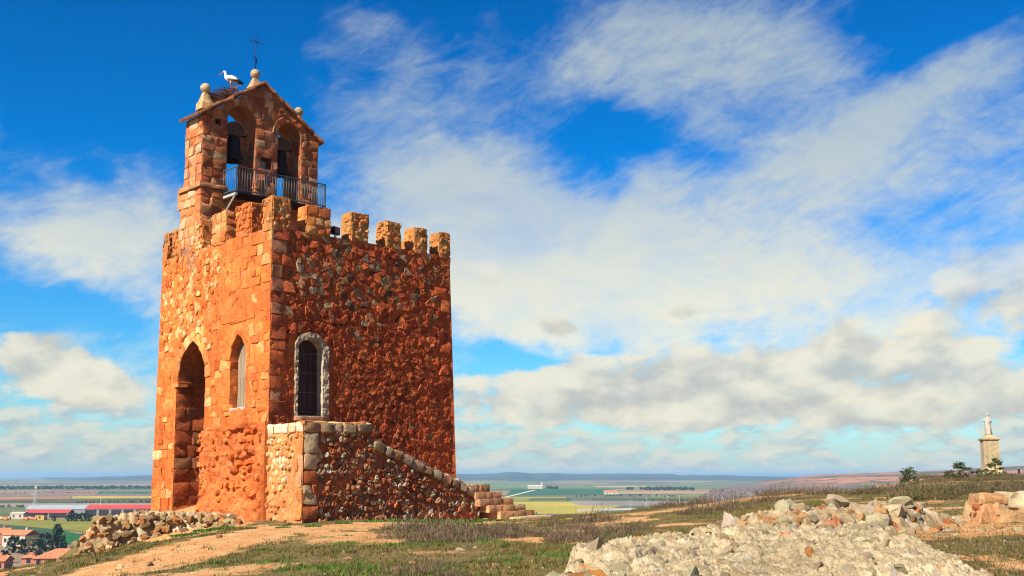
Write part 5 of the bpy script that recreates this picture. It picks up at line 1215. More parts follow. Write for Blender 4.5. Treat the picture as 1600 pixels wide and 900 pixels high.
shrubs([(6.3, 34.0, 1.0), (7.0, 34.8, 1.1), (5.5, 33.0, .9), (9.0, 38.5, 1.2), (9.9, 40, 1.2), (8.0, 37, 1.0), (12.2, 43.0, 1.4), (10.8, 45.6, 1.0), (6.4, 42.4, .9), (5.8, 42.0, .8), (7.3, 42.6, 1.0), (11.6, 46.4, 1.3), (12.6, 47.2, 1.2), (14, 48.6, 1.3), (4.9, 41.7, .7)], SHRUB, 'low brown shrub', 'beside the orange track behind the tumbled wall', 'brown shrubs along the orange track')
rd = []
while len(rd) < 110:
    x, y = random.uniform(12, 70), random.uniform(34, 118); px_ = 800 + 1724 * x / y
    if 1250 < px_ < 1640 and poly_sd(np.array([x]), np.array([y]), KNOLL)[0] < -.3: rd.append((x, y, random.uniform(.9, 1.9)))
mass('scrub', OLIVE + SHRUB[:1], rd, 'low brown and olive scrub covering the ridge below the statue', 'scrub', lambda s_: (s_ * 1.3, s_ * 1.3, s_ * 1.1))
shrubs([(-1.5, 17.4, .6), (-.9, 17.0, .5), (-1.2, 18.6, .5)], SHRUB, 'small dry twig tuft', 'in the front turf at the bottom', 'dry tufts in the front turf')

# ================================================================== THE PLAIN
def plain_pt(px, py, z=PLAIN):               # where a place on the plain lies
    x = (px - 800) / FPX; y = (450 - py) / FPX
    d = Vector((x, math.cos(PITCH) - y * math.sin(PITCH), math.sin(PITCH) + y * math.cos(PITCH))); k = (z - EYE) / d.z
    return Vector((d.x * k, d.y * k, z))
_fm = {}
def field_mat(c):
    m, t, b = new_mat('field_crop'); co = t.n('ShaderNodeNewGeometry').outputs['Position']
    n1 = t.noise(co, .012, 8, .65); mp = t.n('ShaderNodeMapping'); t.l(co, mp.inputs[0]); mp.inputs['Scale'].default_value = (.02, .25, 0); n2 = t.noise(mp.outputs[0], 1, 4, .6)
    k = t.ramp(t.math('ADD', t.math('MULTIPLY', n1, .7), t.math('MULTIPLY', n2, .3)), .35, .65, .72, 1.28, smooth=False)
    sc = t.n('ShaderNodeVectorMath', operation='SCALE'); sc.inputs[0].default_value = c; t.l(k, sc.inputs['Scale']); t.l(sc.outputs[0], b.inputs['Base Color']); b.inputs['Roughness'].default_value = 1; return m
FIELDS = [([(640, 822), (1060, 819), (975, 803), (640, 803)], (.135, .105, .10)), ([(640, 802.6), (925, 802.6), (995, 784), (640, 784)], (.36, .29, .045)),
 ([(900, 799), (1005, 796.5), (990, 793.5), (903, 795.5)], (.38, .33, .27)), ([(905, 790), (1140, 790), (1140, 782.5), (888, 782.5)], (.25, .21, .18)),
 ([(640, 783.6), (885, 783.6), (885, 776), (640, 776)], (.22, .21, .045)), ([(822, 782), (893, 782), (893, 779), (830, 779)], (.05, .08, .03)), ([(925, 782), (1060, 782), (1040, 779), (925, 779)], (.06, .09, .035)),
 ([(790, 774), (1010, 773), (955, 764.3), (800, 764.3)], (.03, .105, .055)), ([(965, 771.6), (1140, 771), (1140, 768), (962, 767.6)], (.36, .24, .13)), ([(1010, 778), (1140, 778), (1140, 772.4), (1016, 772.4)], (.15, .17, .06)),
 ([(786, 777), (792, 777), (838, 765.6), (833, 765.6)], (.55, .47, .36)), ([(640, 763.4), (1180, 763), (1180, 758.4), (640, 758.4)], (.13, .17, .07)), ([(930, 761), (1010, 761), (1010, 759.4), (930, 759.4)], (.40, .30, .17)),
 ([(-80, 850), (190, 850), (70, 822), (-80, 815)], (.035, .085, .035)), ([(0, 819), (190, 836), (190, 812), (60, 811)], (.19, .18, .03)), ([(140, 812), (240, 812), (240, 800), (140, 800)], (.36, .22, .05)),
 ([(-80, 809), (34, 809), (40, 793), (-80, 793)], (.10, .12, .05)), ([(-80, 792.6), (260, 791), (260, 786), (-80, 787)], (.27, .21, .17)), ([(-80, 786), (260, 785), (260, 779), (-80, 782)], (.085, .085, .04)),
 ([(-80, 781.6), (110, 779), (110, 775.6), (-80, 777.6)], (.36, .18, .08)), ([(112, 779), (260, 778.6), (260, 775), (112, 775.4)], (.42, .30, .05)), ([(-80, 777), (260, 774.6), (260, 770.4), (-80, 771)], (.20, .15, .11)),
 ([(60, 770), (150, 770), (150, 766.4), (90, 766.4)], (.28, .13, .11)), ([(150, 772), (260, 772), (260, 767), (155, 767)], (.07, .12, .07)), ([(-80, 770.4), (60, 770.4), (80, 767), (-80, 767)], (.26, .17, .13)), ([(-80, 762), (260, 761), (260, 757.5), (-80, 758.5)], (.22, .19, .16)),
 ([(1180, 763), (1330, 761), (1330, 757), (1180, 758)], (.40, .32, .2)), ([(1320, 767), (1400, 764), (1400, 757.5), (1330, 758)], (.13, .19, .06)), ([(1200, 755), (1360, 754), (1360, 751.6), (1200, 752.6)], (.42, .32, .2))]
for k, (pp, c) in enumerate(FIELDS):
    P = [plain_pt(px, py, PLAIN + .12 + .01 * k) for px, py in pp]
    tag(put('field', mesh('field', P, [(0, 1, 2, 3)], field_mat(c), None, False)), kind='structure')

# ------------------------------------------------------------------ trees
M_BARK = plain_mat('bark', (.09, .065, .045), .95, 0, .3, 6, .4)
def crown_mesh(seed, n, shape, pal, leaf, clumps=26):
    """leaf faces gathered in clumps through a crown one unit high and about one wide"""
    g = np.random.default_rng(seed); V, F, C_ = [], [], []; cl = []
    while len(cl) < clumps:
        z = g.random()
        r_ = {'cone': .34 * (1 - z) ** .8 + .03, 'round': .5 * math.sqrt(max(.02, 1 - (2 * z - 1) ** 2)), 'column': .16 * math.sqrt(max(.02, 1 - (2 * z - 1) ** 4))}[shape]
        a = g.uniform(0, 6.28); q_ = math.sqrt(g.uniform(.15, 1)) * r_; cl.append((q_ * math.cos(a), q_ * math.sin(a), z, g.uniform(.75, 1.3)))
    for k in range(n):
        x, y, z, b_ = cl[g.integers(clumps)]; p = Vector((x, y, z)) + Vector(g.normal(0, .055, 3)); u = Vector(g.normal(size=3)).normalized() * leaf * g.uniform(.6, 1.4); w_ = u.cross(Vector(g.normal(size=3))).normalized() * leaf * .6
        o = len(V); V += [p - u, p + w_, p + u, p - w_]; F.append((o, o + 1, o + 2, o + 3)); C_ += [np.array(pal[g.integers(len(pal))]) * b_ * g.uniform(.75, 1.25)] * 4
    return mesh('crown', V, F, M_LEAF, C_, smooth=False)
DARK = ((.022, .042, .024), (.030, .055, .026), (.018, .036, .028)); OAK = ((.045, .065, .018), (.065, .085, .022), (.035, .05, .016), (.085, .08, .02)); BARE = ((.16, .14, .13), (.12, .10, .10)); SPRING = ((.14, .13, .03), (.18, .14, .03))
CR = {'cone': [crown_mesh(1 + k, 520, 'cone', DARK, .085, 40) for k in range(2)], 'dark': [crown_mesh(5 + k, 560, 'round', DARK, .09, 34) for k in range(2)], 'oak': [crown_mesh(9 + k, 900, 'round', OAK, .05, 30) for k in range(3)], 'spring': [crown_mesh(13, 300, 'round', SPRING, .07)], 'bare': [crown_mesh(15, 200, 'round', BARE, .03)]}
trunk_me = MB().tube([(0, 0, -.04), (.01, 0, .12), (0, .01, .35), (.01, 0, .8)], [.045, .035, .028, .008], 7).tube([(0, 0, .2), (.12, .05, .45)], [.02, .006], 5).tube([(0, 0, .25), (-.12, -.06, .5)], [.02, .006], 5).tube([(0, .01, .3), (.02, -.14, .55)], [.018, .006], 5).mesh('trunk', M_BARK, True)
def tree(name, x, y, z, h, wd, kind, label, group):
    t_ = empty(name, (x, y, z)); tag(t_, label, 'tree', group)
    put('trunk', trunk_me, t_, scale=(h, h, h)); put('crown', random.choice(CR[kind]), t_, loc=(0, 0, h * (.12 if kind != 'cone' else .06)), rot=(0, 0, random.uniform(0, 6)), scale=(wd, wd, h * (.9 if kind != 'cone' else 1.0)))
    return t_
for px, py, hp, wp, kind, lab in [(88, 858, 33, 34, 'cone', 'tall dark conifer rising highest among the village trees'), (70, 862, 26, 22, 'dark', 'dark green tree just left of the tall conifer'), (20, 864, 24, 20, 'dark', 'dark round tree at the left between two village houses'), (50, 858, 18, 17, 'spring', 'yellowish tree in the village left of the conifers'), (98, 864, 24, 18, 'cone', 'dark conifer just right of the tall conifer'), (112, 864, 24, 17, 'bare', 'grey leafless tree before the green fence'), (122, 867, 16, 14, 'dark', 'small dark tree at the foot of the crumbling wall slope'), (34, 866, 20, 18, 'dark', 'dark tree behind the brick house with hipped roof'), (5, 880, 18, 18, 'dark', 'dark tree at the bottom left corner of the village'), (60, 868, 20, 20, 'dark', 'dark leafy tree above the hipped orange roof'), (79, 869, 18, 16, 'cone', 'short dark conifer right above the hipped roof'), (44, 872, 14, 14, 'dark', 'low dark tree left of the hipped orange roof')]:
    p = plain_pt(px, py); s_ = p.y / FPX; tree('village_tree', p.x, p.y, PLAIN, hp * s_, wp * s_, kind, lab, 'trees in the village')
for px, hp, wp, lab in [(108, 12, 14, 'leftmost dark bush of the hedge before the red roofed shed'), (118, 14, 14, 'dark bush second from left in the hedge by the sheds'), (128, 14, 15, 'dark bush third from left in the hedge by the sheds'), (138, 12, 14, 'rightmost dark bush of the hedge before the sheds'), (84, 10, 9, 'small dark bush beside the yellow gate pier of the sheds')]:
    p = plain_pt(px, 815); s_ = p.y / FPX; tree('hedge_bush', p.x, p.y, PLAIN - .8, hp * s_, wp * s_, 'dark', lab, 'hedge bushes by the sheds')
for px, py, Y, hp, wp, lab in [(1420, 757, 72, 40, 30, 'small dark oak standing alone on the ridge left of the statue'), (1500, 745, 84, 26, 36, 'broad low oak between the lone oak and the statue'), (1483, 746, 82, 16, 20, 'lowest oak bush on the ridge left of the broad oak'), (1556, 744, 90, 30, 30, 'oak covering the foot of the statue pedestal'), (1533, 744, 90, 16, 16, 'small oak at the left foot of the pedestal')]:
    x = (px - 800) / 1724 * Y; s_ = Y / FPX; z = gz(x, Y); tree('holm_oak', x, Y, z - .1, hp * s_, wp * s_ * 1.1, 'oak', lab, 'oaks on the ridge')
# ------------------------------------------------------------------ far woods, read as masses
def wood(name, pts, n, h, wd, pal, label, seed):
    g = np.random.default_rng(seed); P = np.array([p[:2] for p in pts]); V, F, C_ = [], [], []
    X = g.uniform(P[:, 0].min(), P[:, 0].max(), n * 4); Y = g.uniform(P[:, 1].min(), P[:, 1].max(), n * 4); ok = poly_sd(X, Y, P) < 0; X, Y = X[ok][:n], Y[ok][:n]; Z = np.full(len(X), PLAIN) if name == 'bare_wood' else ground_z(X, Y, False)
    for x, y, z in zip(X, Y, Z):
        hh = h * g.uniform(.6, 1.2); c = np.array(pal[g.integers(len(pal))]) * g.uniform(.7, 1.3)
        for k in range(4):
            a = g.uniform(0, 3.14); w_ = wd * g.uniform(.3, .6); o = len(V); dx_, dy_ = math.cos(a) * w_, math.sin(a) * w_; z0_ = z + hh * g.uniform(0, .35)
            V += [(x - dx_ * .4, y - dy_ * .4, z0_), (x + dx_ * .6, y + dy_ * .6, z0_ + hh * .2), (x + dx_ * g.uniform(-.4, .6), y + dy_, z + hh * g.uniform(.75, 1)), (x - dx_, y - dy_ * .5, z + hh * g.uniform(.4, .8))]; F.append((o, o + 1, o + 2, o + 3)); C_ += [c * g.uniform(.8, 1.2)] * 4
    tag(put(name, mesh(name, V, F, M_LEAF, C_, smooth=False)), label, 'wood', kind='stuff')
wood('poplar_belt', [plain_pt(*p) for p in ((998, 767), (1085, 767), (1085, 765.4), (1000, 765.4))], 160, 8, 5, DARK, 'dark belt of trees across the plain right of the white farm', 1)
wood('poplar_belt', [plain_pt(*p) for p in ((978, 766), (990, 766), (990, 765), (978, 765))], 20, 7, 5, DARK, 'short dark clump of trees left of the long tree belt', 2)
wood('poplar_belt', [plain_pt(*p) for p in ((853, 765), (872, 765), (872, 763.6), (853, 763.6))], 30, 8, 6, DARK, 'dark clump of trees beside the white farm', 3)
wood('tree_belt', [plain_pt(*p) for p in ((-60, 766), (260, 764.5), (260, 762.6), (-60, 764))], 420, 8, 9, DARK, 'dark line of woods across the plain left of the tower', 4)
wood('bare_wood', [plain_pt(*p) for p in ((1090, 786), (1420, 786), (1400, 767), (1115, 767))], 5200, 6.5, 4.5, ((.15, .115, .10), (.19, .15, .125), (.12, .09, .085), (.17, .12, .09)), 'grey leafless poplar wood on the plain behind the track', 5)
wood('bushes_on_plain', [plain_pt(*p) for p in ((900, 776.6), (1060, 777), (1060, 775.6), (900, 775.4))], 36, 3.2, 3, DARK, 'dots of dark bushes along a field edge beyond the yellow field', 6)
for k, pp in enumerate([((-60, 793.5), (36, 793), (36, 792.4), (-60, 793)), ((120, 786.4), (260, 785.6), (260, 785), (120, 785.8)), ((640, 776.6), (800, 776.4), (800, 776), (640, 776.2)), ((1000, 784), (1130, 783.4), (1130, 782.8), (1000, 783.2)), ((640, 804.4), (840, 804), (840, 803), (640, 803.4)), ((-60, 771.2), (260, 771), (260, 770.6), (-60, 770.8)), ((900, 760), (1180, 759.6), (1180, 759), (900, 759.4))]):
    wood('field_edge_bushes', [plain_pt(*q_) for q_ in pp], 40, 3.0, 3.2, DARK + OAK, ['low bushes on the field edge left of the cream annex', 'low bushes along the field edge between mast and tower', 'bushes on the field edge just right of the stairs', 'bushes on the field edge before the leafless wood', 'bushes where the yellow field meets the ploughed field', 'dotted bushes across the brown field left of the tower', 'dotted bushes on the far field edge before the blue hills'][k], 60 + k)
# ------------------------------------------------------------------ buildings
M_ROOFO = plain_mat('orange_tiles', (.46, .16, .075), .9, 0, .35, 1.2, stretch=(1, 1, 1)); M_ROOFR = plain_mat('red_sheet_roof', (.46, .055, .045), .7, 0, .12, .3); M_ROOFB = plain_mat('grey_blue_sheet_roof', (.27, .31, .32), .6, 0, .12, .3)
M_WALLW = plain_mat('white_render', (.46, .40, .31), .9, 0, .12, .5); M_WALLB = plain_mat('pink_brick', (.42, .17, .10), .9, 0, .2, 1.5); M_WALLG = plain_mat('grey_block_wall', (.20, .19, .19), .9, 0, .2, .6); M_DARK = plain_mat('dark_opening', (.02, .02, .025), .6); M_BLUE = plain_mat('blue_sheet_roof', (.12, .20, .26), .7)
def house(name, c, L_, D_, h, rh, rz, wall, roof, label, group=None, hip=False, wins=3, over=.4, chim=True, bays=0, cat='house'):
    r_ = empty(name, c, rz); tag(r_, label, cat, group); w_ = MB()
    V = [(-L_ / 2, -D_ / 2, -1), (L_ / 2, -D_ / 2, -1), (L_ / 2, D_ / 2, -1), (-L_ / 2, D_ / 2, -1), (-L_ / 2, -D_ / 2, h), (L_ / 2, -D_ / 2, h), (L_ / 2, D_ / 2, h), (-L_ / 2, D_ / 2, h)]
    F = [(0, 1, 5, 4), (1, 2, 6, 5), (2, 3, 7, 6), (3, 0, 4, 7)]
    if not hip: V += [(-L_ / 2, 0, h + rh), (L_ / 2, 0, h + rh)]; F += [(4, 7, 8), (6, 5, 9)]
    w_.add(V, F); w_.put('wall', wall, r_)
    e = L_ / 2 - (D_ / 2 if hip else -over); a, b_ = L_ / 2 + over, D_ / 2 + over; z0_ = h - over * rh / (D_ / 2) * .6
    V = [(-a, -b_, z0_), (a, -b_, z0_), (a, b_, z0_), (-a, b_, z0_), (-e, 0, h + rh + .1), (e, 0, h + rh + .1)]; V += [(x, y, z - .22) for x, y, z in V]
    F = [(0, 1, 5, 4), (2, 3, 4, 5), (1, 2, 5), (3, 0, 4), (7, 6, 10, 11), (9, 8, 11, 10), (8, 7, 11), (6, 9, 10), (0, 6, 7, 1), (1, 7, 8, 2), (2, 8, 9, 3), (3, 9, 6, 0)]
    if not hip: F[2:4] = [(1, 2, 5), (3, 0, 4)]
    rf = MB().add(V, F).put('roof', roof, r_)
    if chim: MB().box((L_ * .22, .3, h + rh + .2), (.8, .8, 1.6)).put('chimney', wall, rf)
    for i in range(wins):
        x = -L_ / 2 + L_ * (i + .5) / wins; q_ = MB().box((x, -D_ / 2 - .03, h * .5), (1.2, .1, 1.4)).put('window', M_DARK, r_); MB().box((x, -D_ / 2 - .06, h * .5 - .8), (1.5, .16, .12)).put('sill', M_WALLW, q_)
    for i in range(bays):
        x = -L_ / 2 + L_ * (i + .5) / bays; MB().box((x, -D_ / 2 - .03, h * .42), (L_ / bays * .8, .1, h * .84)).put('bay_shade', M_DARK, r_)  # dark slab on the wall: shade of an open bay painted in
    return r_
def pb(px, py, dy=0): p = plain_pt(px, py); return (p.x, p.y + dy, PLAIN)
house('farm_shed', pb(87, 807, 14), 50, 16, 5.2, 2.6, 0, M_WALLG, M_ROOFB, 'long shed with pale blue grey roof and cream gable on the plain', 'farm sheds', wins=0, chim=False, bays=0, cat='shed')
MB().add([(-25.05, -8, 0), (-25.05, 8, 0), (-25.05, 8, 5.0), (-25.05, 0, 7.6), (-25.05, -8, 5.0)], [(0, 4, 3, 2, 1)]).put('cream_gable', M_WALLW, [o for o in SC.objects if o.name.startswith('farm_shed')][0])
house('farm_shed', pb(78, 808.5, 0), 30, 10, 3.6, 2.0, 0, M_WALLG, M_ROOFR, 'low shed with bright red roof before the blue grey roofed shed', 'farm sheds', wins=0, chim=False, cat='shed', bays=2)
house('farm_shed', pb(186, 807, 14), 54, 16, 5.6, 2.4, 0, M_WALLG, M_ROOFR, 'long open fronted shed with red roof next to the tower', 'farm sheds', wins=0, chim=False, bays=6, cat='shed')
house('farm_annex', pb(30, 810), 9, 8, 3.6, .8, 0, M_WALLW, M_WALLW, 'small cream annex at the left end of the sheds', wins=2, chim=False, cat='shed')
house('gate_building', pb(64, 813), 6, 5, 4.0, .8, 0, plain_mat('yellow_render', (.50, .28, .08), .9), M_DARK, 'small yellow hut with dark roof among the farm yard clutter', wins=1, chim=False, cat='hut')
bales = []
for k, px in enumerate([2, 6, 10, 14, 38, 42, 46, 50, 55]):
    p = plain_pt(px, 812 + (k % 3) * .6); s_ = empty('straw_bale', (p.x, p.y, PLAIN)); bales.append(s_)
    MB().tube([(-.9, 0, 1.0), (.9, 0, 1.0)], 1.1, 12).put('straw', plain_mat('straw', (.48, .21, .07), .95, 0, .3, 2), s_); MB().tube([(-.3, 0, 1.0), (.3, 0, 1.0)], 1.13, 12).put('net_wrap', M_WALLW if k % 3 == 0 else M_ROOFO, s_)
rank_labels(bales, 'round straw bale', 'in the farm yard by the sheds', 'bale', 'straw bales in the farm yard')
house('village_house', (-149.5, 372, PLAIN - .3), 15.5, 11, 2.6, 2.5, .15, M_WALLB, M_ROOFO, 'brick house with broad hipped orange roof at the bottom left', 'village houses', hip=True, wins=5, chim=False)
house('village_house', (-160.0, 372, PLAIN - .3), 4.5, 6, 2.6, 1.2, .15, M_WALLB, M_ROOFO, 'small brick outbuilding joined left of the hipped roof house', 'village houses', hip=True, wins=1, chim=False)
house('village_house', pb(32, 852), 11, 9, 4.6, 1.7, -.25, M_WALLW, M_ROOFO, 'pale house with brown roof left of the dark conifers', 'village houses', wins=4)
house('village_house', pb(-4, 850), 10, 9, 4.8, 1.9, .2, M_WALLB, M_ROOFO, 'brick house with orange roof cut by the left edge', 'village houses', wins=3)
house('village_house', (-163, 352, PLAIN - .5), 9, 8, 3.2, 1.2, .1, M_WALLB, M_ROOFO, 'brick house low in the bottom left corner', 'village houses', wins=3)
house('village_house', (-135.5, 378, PLAIN), 7, 6, 3.6, 1.2, .3, M_WALLW, M_WALLW, 'white rendered shed right behind the hipped orange roof', 'village houses', wins=1, chim=False)
gf = empty('green_fence', pb(125, 851), -.12); tag(gf, 'tall dark green sports court screen below the farm sheds', 'fence'); M_GRN = plain_mat('green_screen', (.012, .10, .035), .8, 0, .15, .3); M_GRN2 = plain_mat('bright_green_screen', (.015, .24, .05), .8)
for k in range(4): MB().box((-9 + k * 3.9, 0, 2.2), (3.8, .1, 4.8)).put('panel', M_GRN, gf)
MB().box((9.0, 1.0, 2.2), (5.2, .1, 4.8), .2).put('panel', M_GRN2, gf)
for k in range(6): MB().tube([(-11 + k * 3.9, .1, 0), (-11 + k * 3.9, .1, 5.6)], .07, 6).put('post', M_IRON, gf)
house('white_farm', pb(836, 763.5), 36, 10, 6, 2.5, 0, M_WALLW, M_WALLW, 'long white farmhouse far out on the plain beside dark trees', wins=5, chim=False); MB().box((16, 0, 8), (4, 4, 14)).put('tower', M_WALLW, [o for o in SC.objects if o.name.startswith('white_farm')][0])
house('stone_barn', pb(954, 772.5), 22, 9, 4, 2.5, 0, M_WALLW, M_ROOFO, 'small pale barn on the green fields right of the white farm', wins=2, chim=False, cat='barn')
for px, py, L_, h, roof, lab in [(1384, 767, 40, 9, M_ROOFO, 'larger orange roofed house right of the bare wood'), (1372, 770, 14, 5, M_ROOFO, 'small orange roofed house left of the larger one'), (1396, 770, 18, 6, M_ROOFO, 'orange roofed house just below the lone oak'), (1350, 771, 18, 4.5, M_BLUE, 'shed with dark blue roof at the edge of the bare wood')]:
    house('hamlet_house', pb(px, py), L_, 10, h, 3, .1, M_WALLW if roof is not M_BLUE else M_WALLG, roof, lab, 'hamlet houses right of the wood', wins=4, chim=False)
# ------------------------------------------------------------------ mast and poles
ma = empty('lattice_mast', pb(54, 797)); tag(ma, 'grey lattice mast standing behind the farm sheds', 'mast')
def mleg(sx, sy): return [(sx * 1.6, sy * 1.6, 0), (sx * .7, sy * .7, 17), (sx * .3, sy * .3, 21)]
M_MAST = plain_mat('galvanised_mast', (.50, .52, .52), .6, .2)
for sx in (-1, 1):
    for sy in (-1, 1): MB().tube(mleg(sx, sy), .16, 4).put('leg', M_MAST, ma)
for k in range(8):
    z_ = k * 2.1; f0 = 1.6 - .9 * z_ / 17; f1_ = 1.6 - .9 * (z_ + 2.1) / 17; MB().tube([(-f0, -f0, z_), (f1_, -f1_, z_ + 2.1)], .08, 4).tube([(f0, -f0, z_), (-f1_, -f1_, z_ + 2.1)], .08, 4).put('brace', M_MAST, ma)
MB().box((0, 0, 19), (2.2, 2.2, 1.0)).put('antenna', M_WALLW, ma); MB().box((-2.6, 0, 13.6), (3.6, .8, .5)).put('side_arm', M_WALLW, ma)
pole_me = MB().tube([(0, 0, 0), (0, 0, 1)], .014, 5).box((0, 0, .93), (.16, .012, .014)).mesh('utility_pole', plain_mat('pale_pole', (.48, .44, .38), .8))
for px, py, hp, lab in [(28, 783, 9, 'short pole with crossbar left of the lattice mast'), (94, 784, 9, 'pale pole in the fields right of the lattice mast'), (156, 806, 29, 'tall pale pole rising before the open red roofed shed'), (20, 806, 10, 'pale pole left of the cream annex'), (985, 798, 16, 'leftmost pole of the line beyond the yellow field'), (1010, 796, 18, 'second pole from left of the line beyond the yellow field'), (1044, 792, 17, 'third pole from left of the line beyond the yellow field'), (1062, 788, 14, 'fourth pole from left of the line on the plain'), (1077, 785, 12, 'fifth pole from left of the line on the plain'), (1090, 783, 10, 'sixth pole from left of the line on the plain'), (1102, 781, 9, 'rightmost pole of the line on the plain before the wood'), (868, 808, 14, 'thin pole on the dark ploughed field right of the steps')]:
    p = plain_pt(px, py); h_ = hp * p.y / FPX; o = put('utility_pole', pole_me, None, (p.x, p.y, PLAIN), None, h_); tag(o, lab, 'pole', 'poles on the plain')
la = empty('street_lamp', pb(7, 878)); tag(la, 'white globe street lamp in the village at the left edge', 'lamp'); MB().tube([(0, 0, 0), (0, 0, 4.6)], .09, 6).put('post', M_MAST, la); V, F = rough_box((-.6, -.6, 4.5), (.6, .6, 5.7), 4, 0, 1, 0, 0); c_ = np.array([0, 0, 5.1]); V = c_ + (V - c_) / np.linalg.norm(V - c_, axis=1, keepdims=True) * .65; put('globe', mesh('globe', V, F, M_WALLW), la)

# ================================================================== STATUE ON ITS PEDESTAL
SX, SY = 43.45, 100.0; SZ = gz(SX, SY) - .1
M_MARBLE = stone_mat('weathered_marble', from_object=False, bump=.3, contrast=.3, lichen=.3, lich_col=(.12, .09, .07), scale=1.5)
pd = empty('statue_pedestal', (SX, SY, SZ), R(-12)); tag(pd, 'tall square cream stone pedestal with moulded cap on the ridge', 'pedestal')
PH = 4.86 - SZ; YEL = (.44, .33, .18)
def sq(prof): return MB().lathe([(r_ * 1.4142, z) for r_, z in prof], n=4, col=YEL)
sq([(.86, -.3), (.86, .55), (.80, .60), (.80, .7)]).put('plinth', M_STONE, pd, rot=(0, 0, R(45)))
k = 0; zc = .7
while zc < PH - .35:
    hh = min(.42, PH - .28 - zc); V, F = rough_box((-.68 + .006 * k, -.68 + .006 * k, zc), (.68 - .006 * k, .68 - .006 * k, zc + hh - .006), 3, .006, 3, 500 + k, .0); put('course_stone', mesh('course_stone', V, F, M_STONE, [jitter_col(YEL, .04, .02)] * len(V), False), pd); zc += hh; k += 1
sq([(.64, PH - .30), (.66, PH - .24), (.78, PH - .14), (.80, PH - .04), (.74, PH), (.36, PH + .18), (.30, PH + .28), (.30, PH + .34)]).put('cap', M_STONE, pd, rot=(0, 0, R(45)))
su = empty('robed_statue', (SX + .02, SY, SZ + PH + .34), R(-25)); tag(su, 'white robed statue with one arm held forward on top of the pedestal', 'statue')
mb = MB(); H = 1.92; prof = [(.30, .26, 0), (.29, .25, .1), (.26, .22, .45), (.24, .20, .8), (.23, .18, 1.0), (.26, .18, 1.25), (.27, .17, 1.42), (.20, .14, 1.52), (.075, .075, 1.58), (.07, .075, 1.64), (.10, .11, 1.70), (.115, .125, 1.78), (.10, .11, 1.88), (.04, .05, 1.93)]
V = []; N_ = 20
for i, (rx, ry, z) in enumerate(prof):
    for k in range(N_):
        a = 2 * math.pi * k / N_; fold = 1 + (.10 * math.sin(a * 6 + z * 1.6) + .06 * math.sin(a * 3 - z * 3) if z < 1.4 else 0); V.append((rx * fold * math.cos(a) - .04 * math.sin(z * 1.7), ry * fold * math.sin(a), z))
F = [(i * N_ + k, i * N_ + (k + 1) % N_, (i + 1) * N_ + (k + 1) % N_, (i + 1) * N_ + k) for i in range(len(prof) - 1) for k in range(N_)] + [tuple((len(prof) - 1) * N_ + k for k in range(N_)), tuple(range(N_))[::-1]]
MAR = (.40, .35, .28); mb.add(V, F, MAR)
mb.tube([(-.22, 0, 1.42), (-.33, -.06, 1.20), (-.47, -.16, 1.20), (-.55, -.2, 1.26)], [.085, .075, .06, .035], 8, MAR); mb.tube([(.22, 0, 1.42), (.30, -.04, 1.15), (.14, -.22, 1.14), (.04, -.25, 1.22)], [.085, .085, .065, .04], 8, MAR)
mb.tube([(-.12, -.17, 1.42), (.05, -.22, 1.1), (.2, -.2, .7), (.24, -.12, .2)], [.05, .06, .05, .03], 6, MAR); mb.put('figure', M_MARBLE, su, smooth=True)
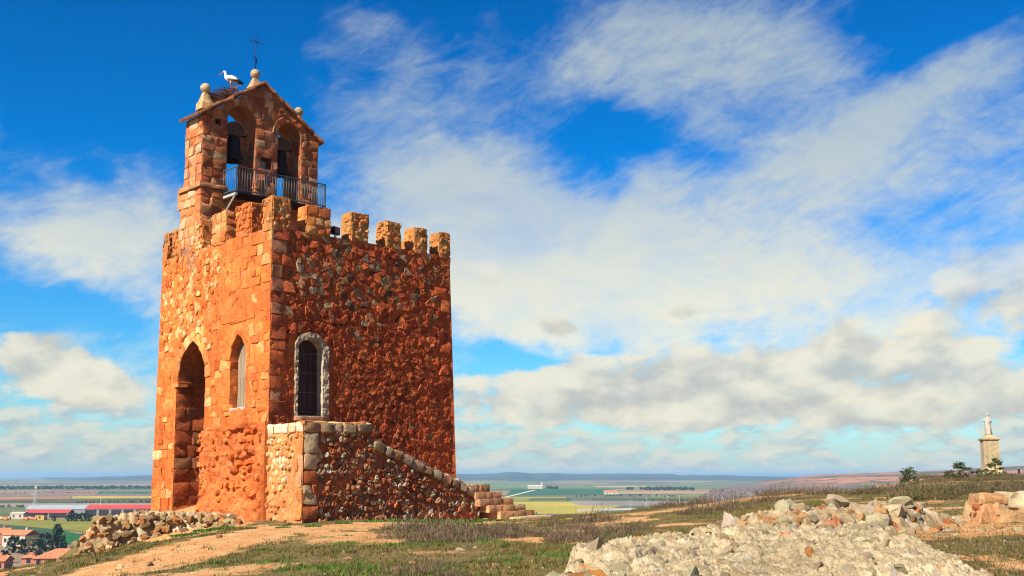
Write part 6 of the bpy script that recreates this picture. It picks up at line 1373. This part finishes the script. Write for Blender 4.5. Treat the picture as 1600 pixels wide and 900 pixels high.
# ------------------------------------------------------------------ two walkers on the ridge
def person(x, y, h, rz, top, legs, label):
    z = gz(x, y); r_ = empty('person', (x, y, z), rz); tag(r_, label, 'person', 'walkers on the ridge'); s_ = h / 1.75
    J = {'pel': (0, 0, .95, .15), 'chest': (0, -.02, 1.28, .165), 'neck': (0, -.02, 1.50, .06), 'head': (0, -.03, 1.63, .10), 'crown': (0, -.02, 1.71, .08), 'ls': (-.18, 0, 1.40, .07), 'le': (-.25, -.02, 1.12, .055), 'lh': (-.20, -.16, .93, .04), 'rs': (.18, 0, 1.40, .07), 're': (.26, .02, 1.12, .055), 'rh': (.25, -.08, .86, .04), 'lk': (-.10, -.06, .50, .075), 'la': (-.10, .0, .09, .05), 'lt': (-.10, -.16, .04, .04), 'rk': (.10, .04, .50, .075), 'ra': (.11, .12, .09, .05), 'rt': (.11, -.03, .04, .04), 'lhp': (-.09, 0, .88, .10), 'rhp': (.09, 0, .88, .10)}
    ks = list(J); E = [('pel', 'chest'), ('chest', 'neck'), ('neck', 'head'), ('head', 'crown'), ('chest', 'ls'), ('ls', 'le'), ('le', 'lh'), ('chest', 'rs'), ('rs', 're'), ('re', 'rh'), ('pel', 'lhp'), ('lhp', 'lk'), ('lk', 'la'), ('la', 'lt'), ('pel', 'rhp'), ('rhp', 'rk'), ('rk', 'ra'), ('ra', 'rt')]
    me = bpy.data.meshes.new('body'); me.from_pydata([(a * s_, b_ * s_, c * s_) for a, b_, c, _ in J.values()], [(ks.index(a), ks.index(b_)) for a, b_ in E], [])
    m, t, b = new_mat('clothes_and_skin'); sp2 = t.n('ShaderNodeSeparateXYZ'); t.l(t.n('ShaderNodeTexCoord').outputs['Object'], sp2.inputs[0]); zz = sp2.outputs[2]
    c1_ = t.mix(t.math('GREATER_THAN', zz, .92 * s_), c4(legs), c4(top)); c2_ = t.mix(t.math('GREATER_THAN', zz, 1.49 * s_), c1_, (.45, .24, .16, 1)); c3_ = t.mix(t.math('GREATER_THAN', zz, 1.69 * s_), c2_, (.03, .022, .018, 1)); t.l(c3_, b.inputs['Base Color']); me.materials.append(m)
    o = put('body', me, r_); sk = o.modifiers.new('skin', 'SKIN')
    for v, j in zip(me.skin_vertices[0].data, J.values()): v.radius = (j[3] * s_, j[3] * s_)
    me.skin_vertices[0].data[0].use_root = True; sd_ = o.modifiers.new('smooth', 'SUBSURF'); sd_.levels = 1; sd_.render_levels = 1
    return r_
person(75.8, 165, 1.75, .6, (.02, .025, .05), (.03, .035, .06), 'person in dark blue jacket standing left of the two walkers on the ridge')
person(77.0, 165.4, 1.7, -.5, (.07, .02, .05), (.05, .10, .22), 'person in dark purple top and blue trousers at the right edge')

# ================================================================== HAZE OF THE PLAIN
HT = float(max(GZ.max(), 22)) + 4
hb = MB().box((0, 0, (PLAIN - 1 + HT) / 2), (85000, 85000, HT - (PLAIN - 1)))
m = bpy.data.materials.new('plain_haze'); m.use_nodes = True; t = m.node_tree; t.nodes.clear(); out = t.nodes.new('ShaderNodeOutputMaterial'); pv = t.nodes.new('ShaderNodeVolumePrincipled')
pv.inputs['Color'].default_value = (.34, .56, .84, 1); pv.inputs['Density'].default_value = 8.5e-5; pv.inputs['Anisotropy'].default_value = 0.0; t.links.new(pv.outputs[0], out.inputs['Volume'])
tag(put('haze', hb.mesh('haze', m)), 'thin blue haze over the plain and far hills', 'haze', kind='stuff')
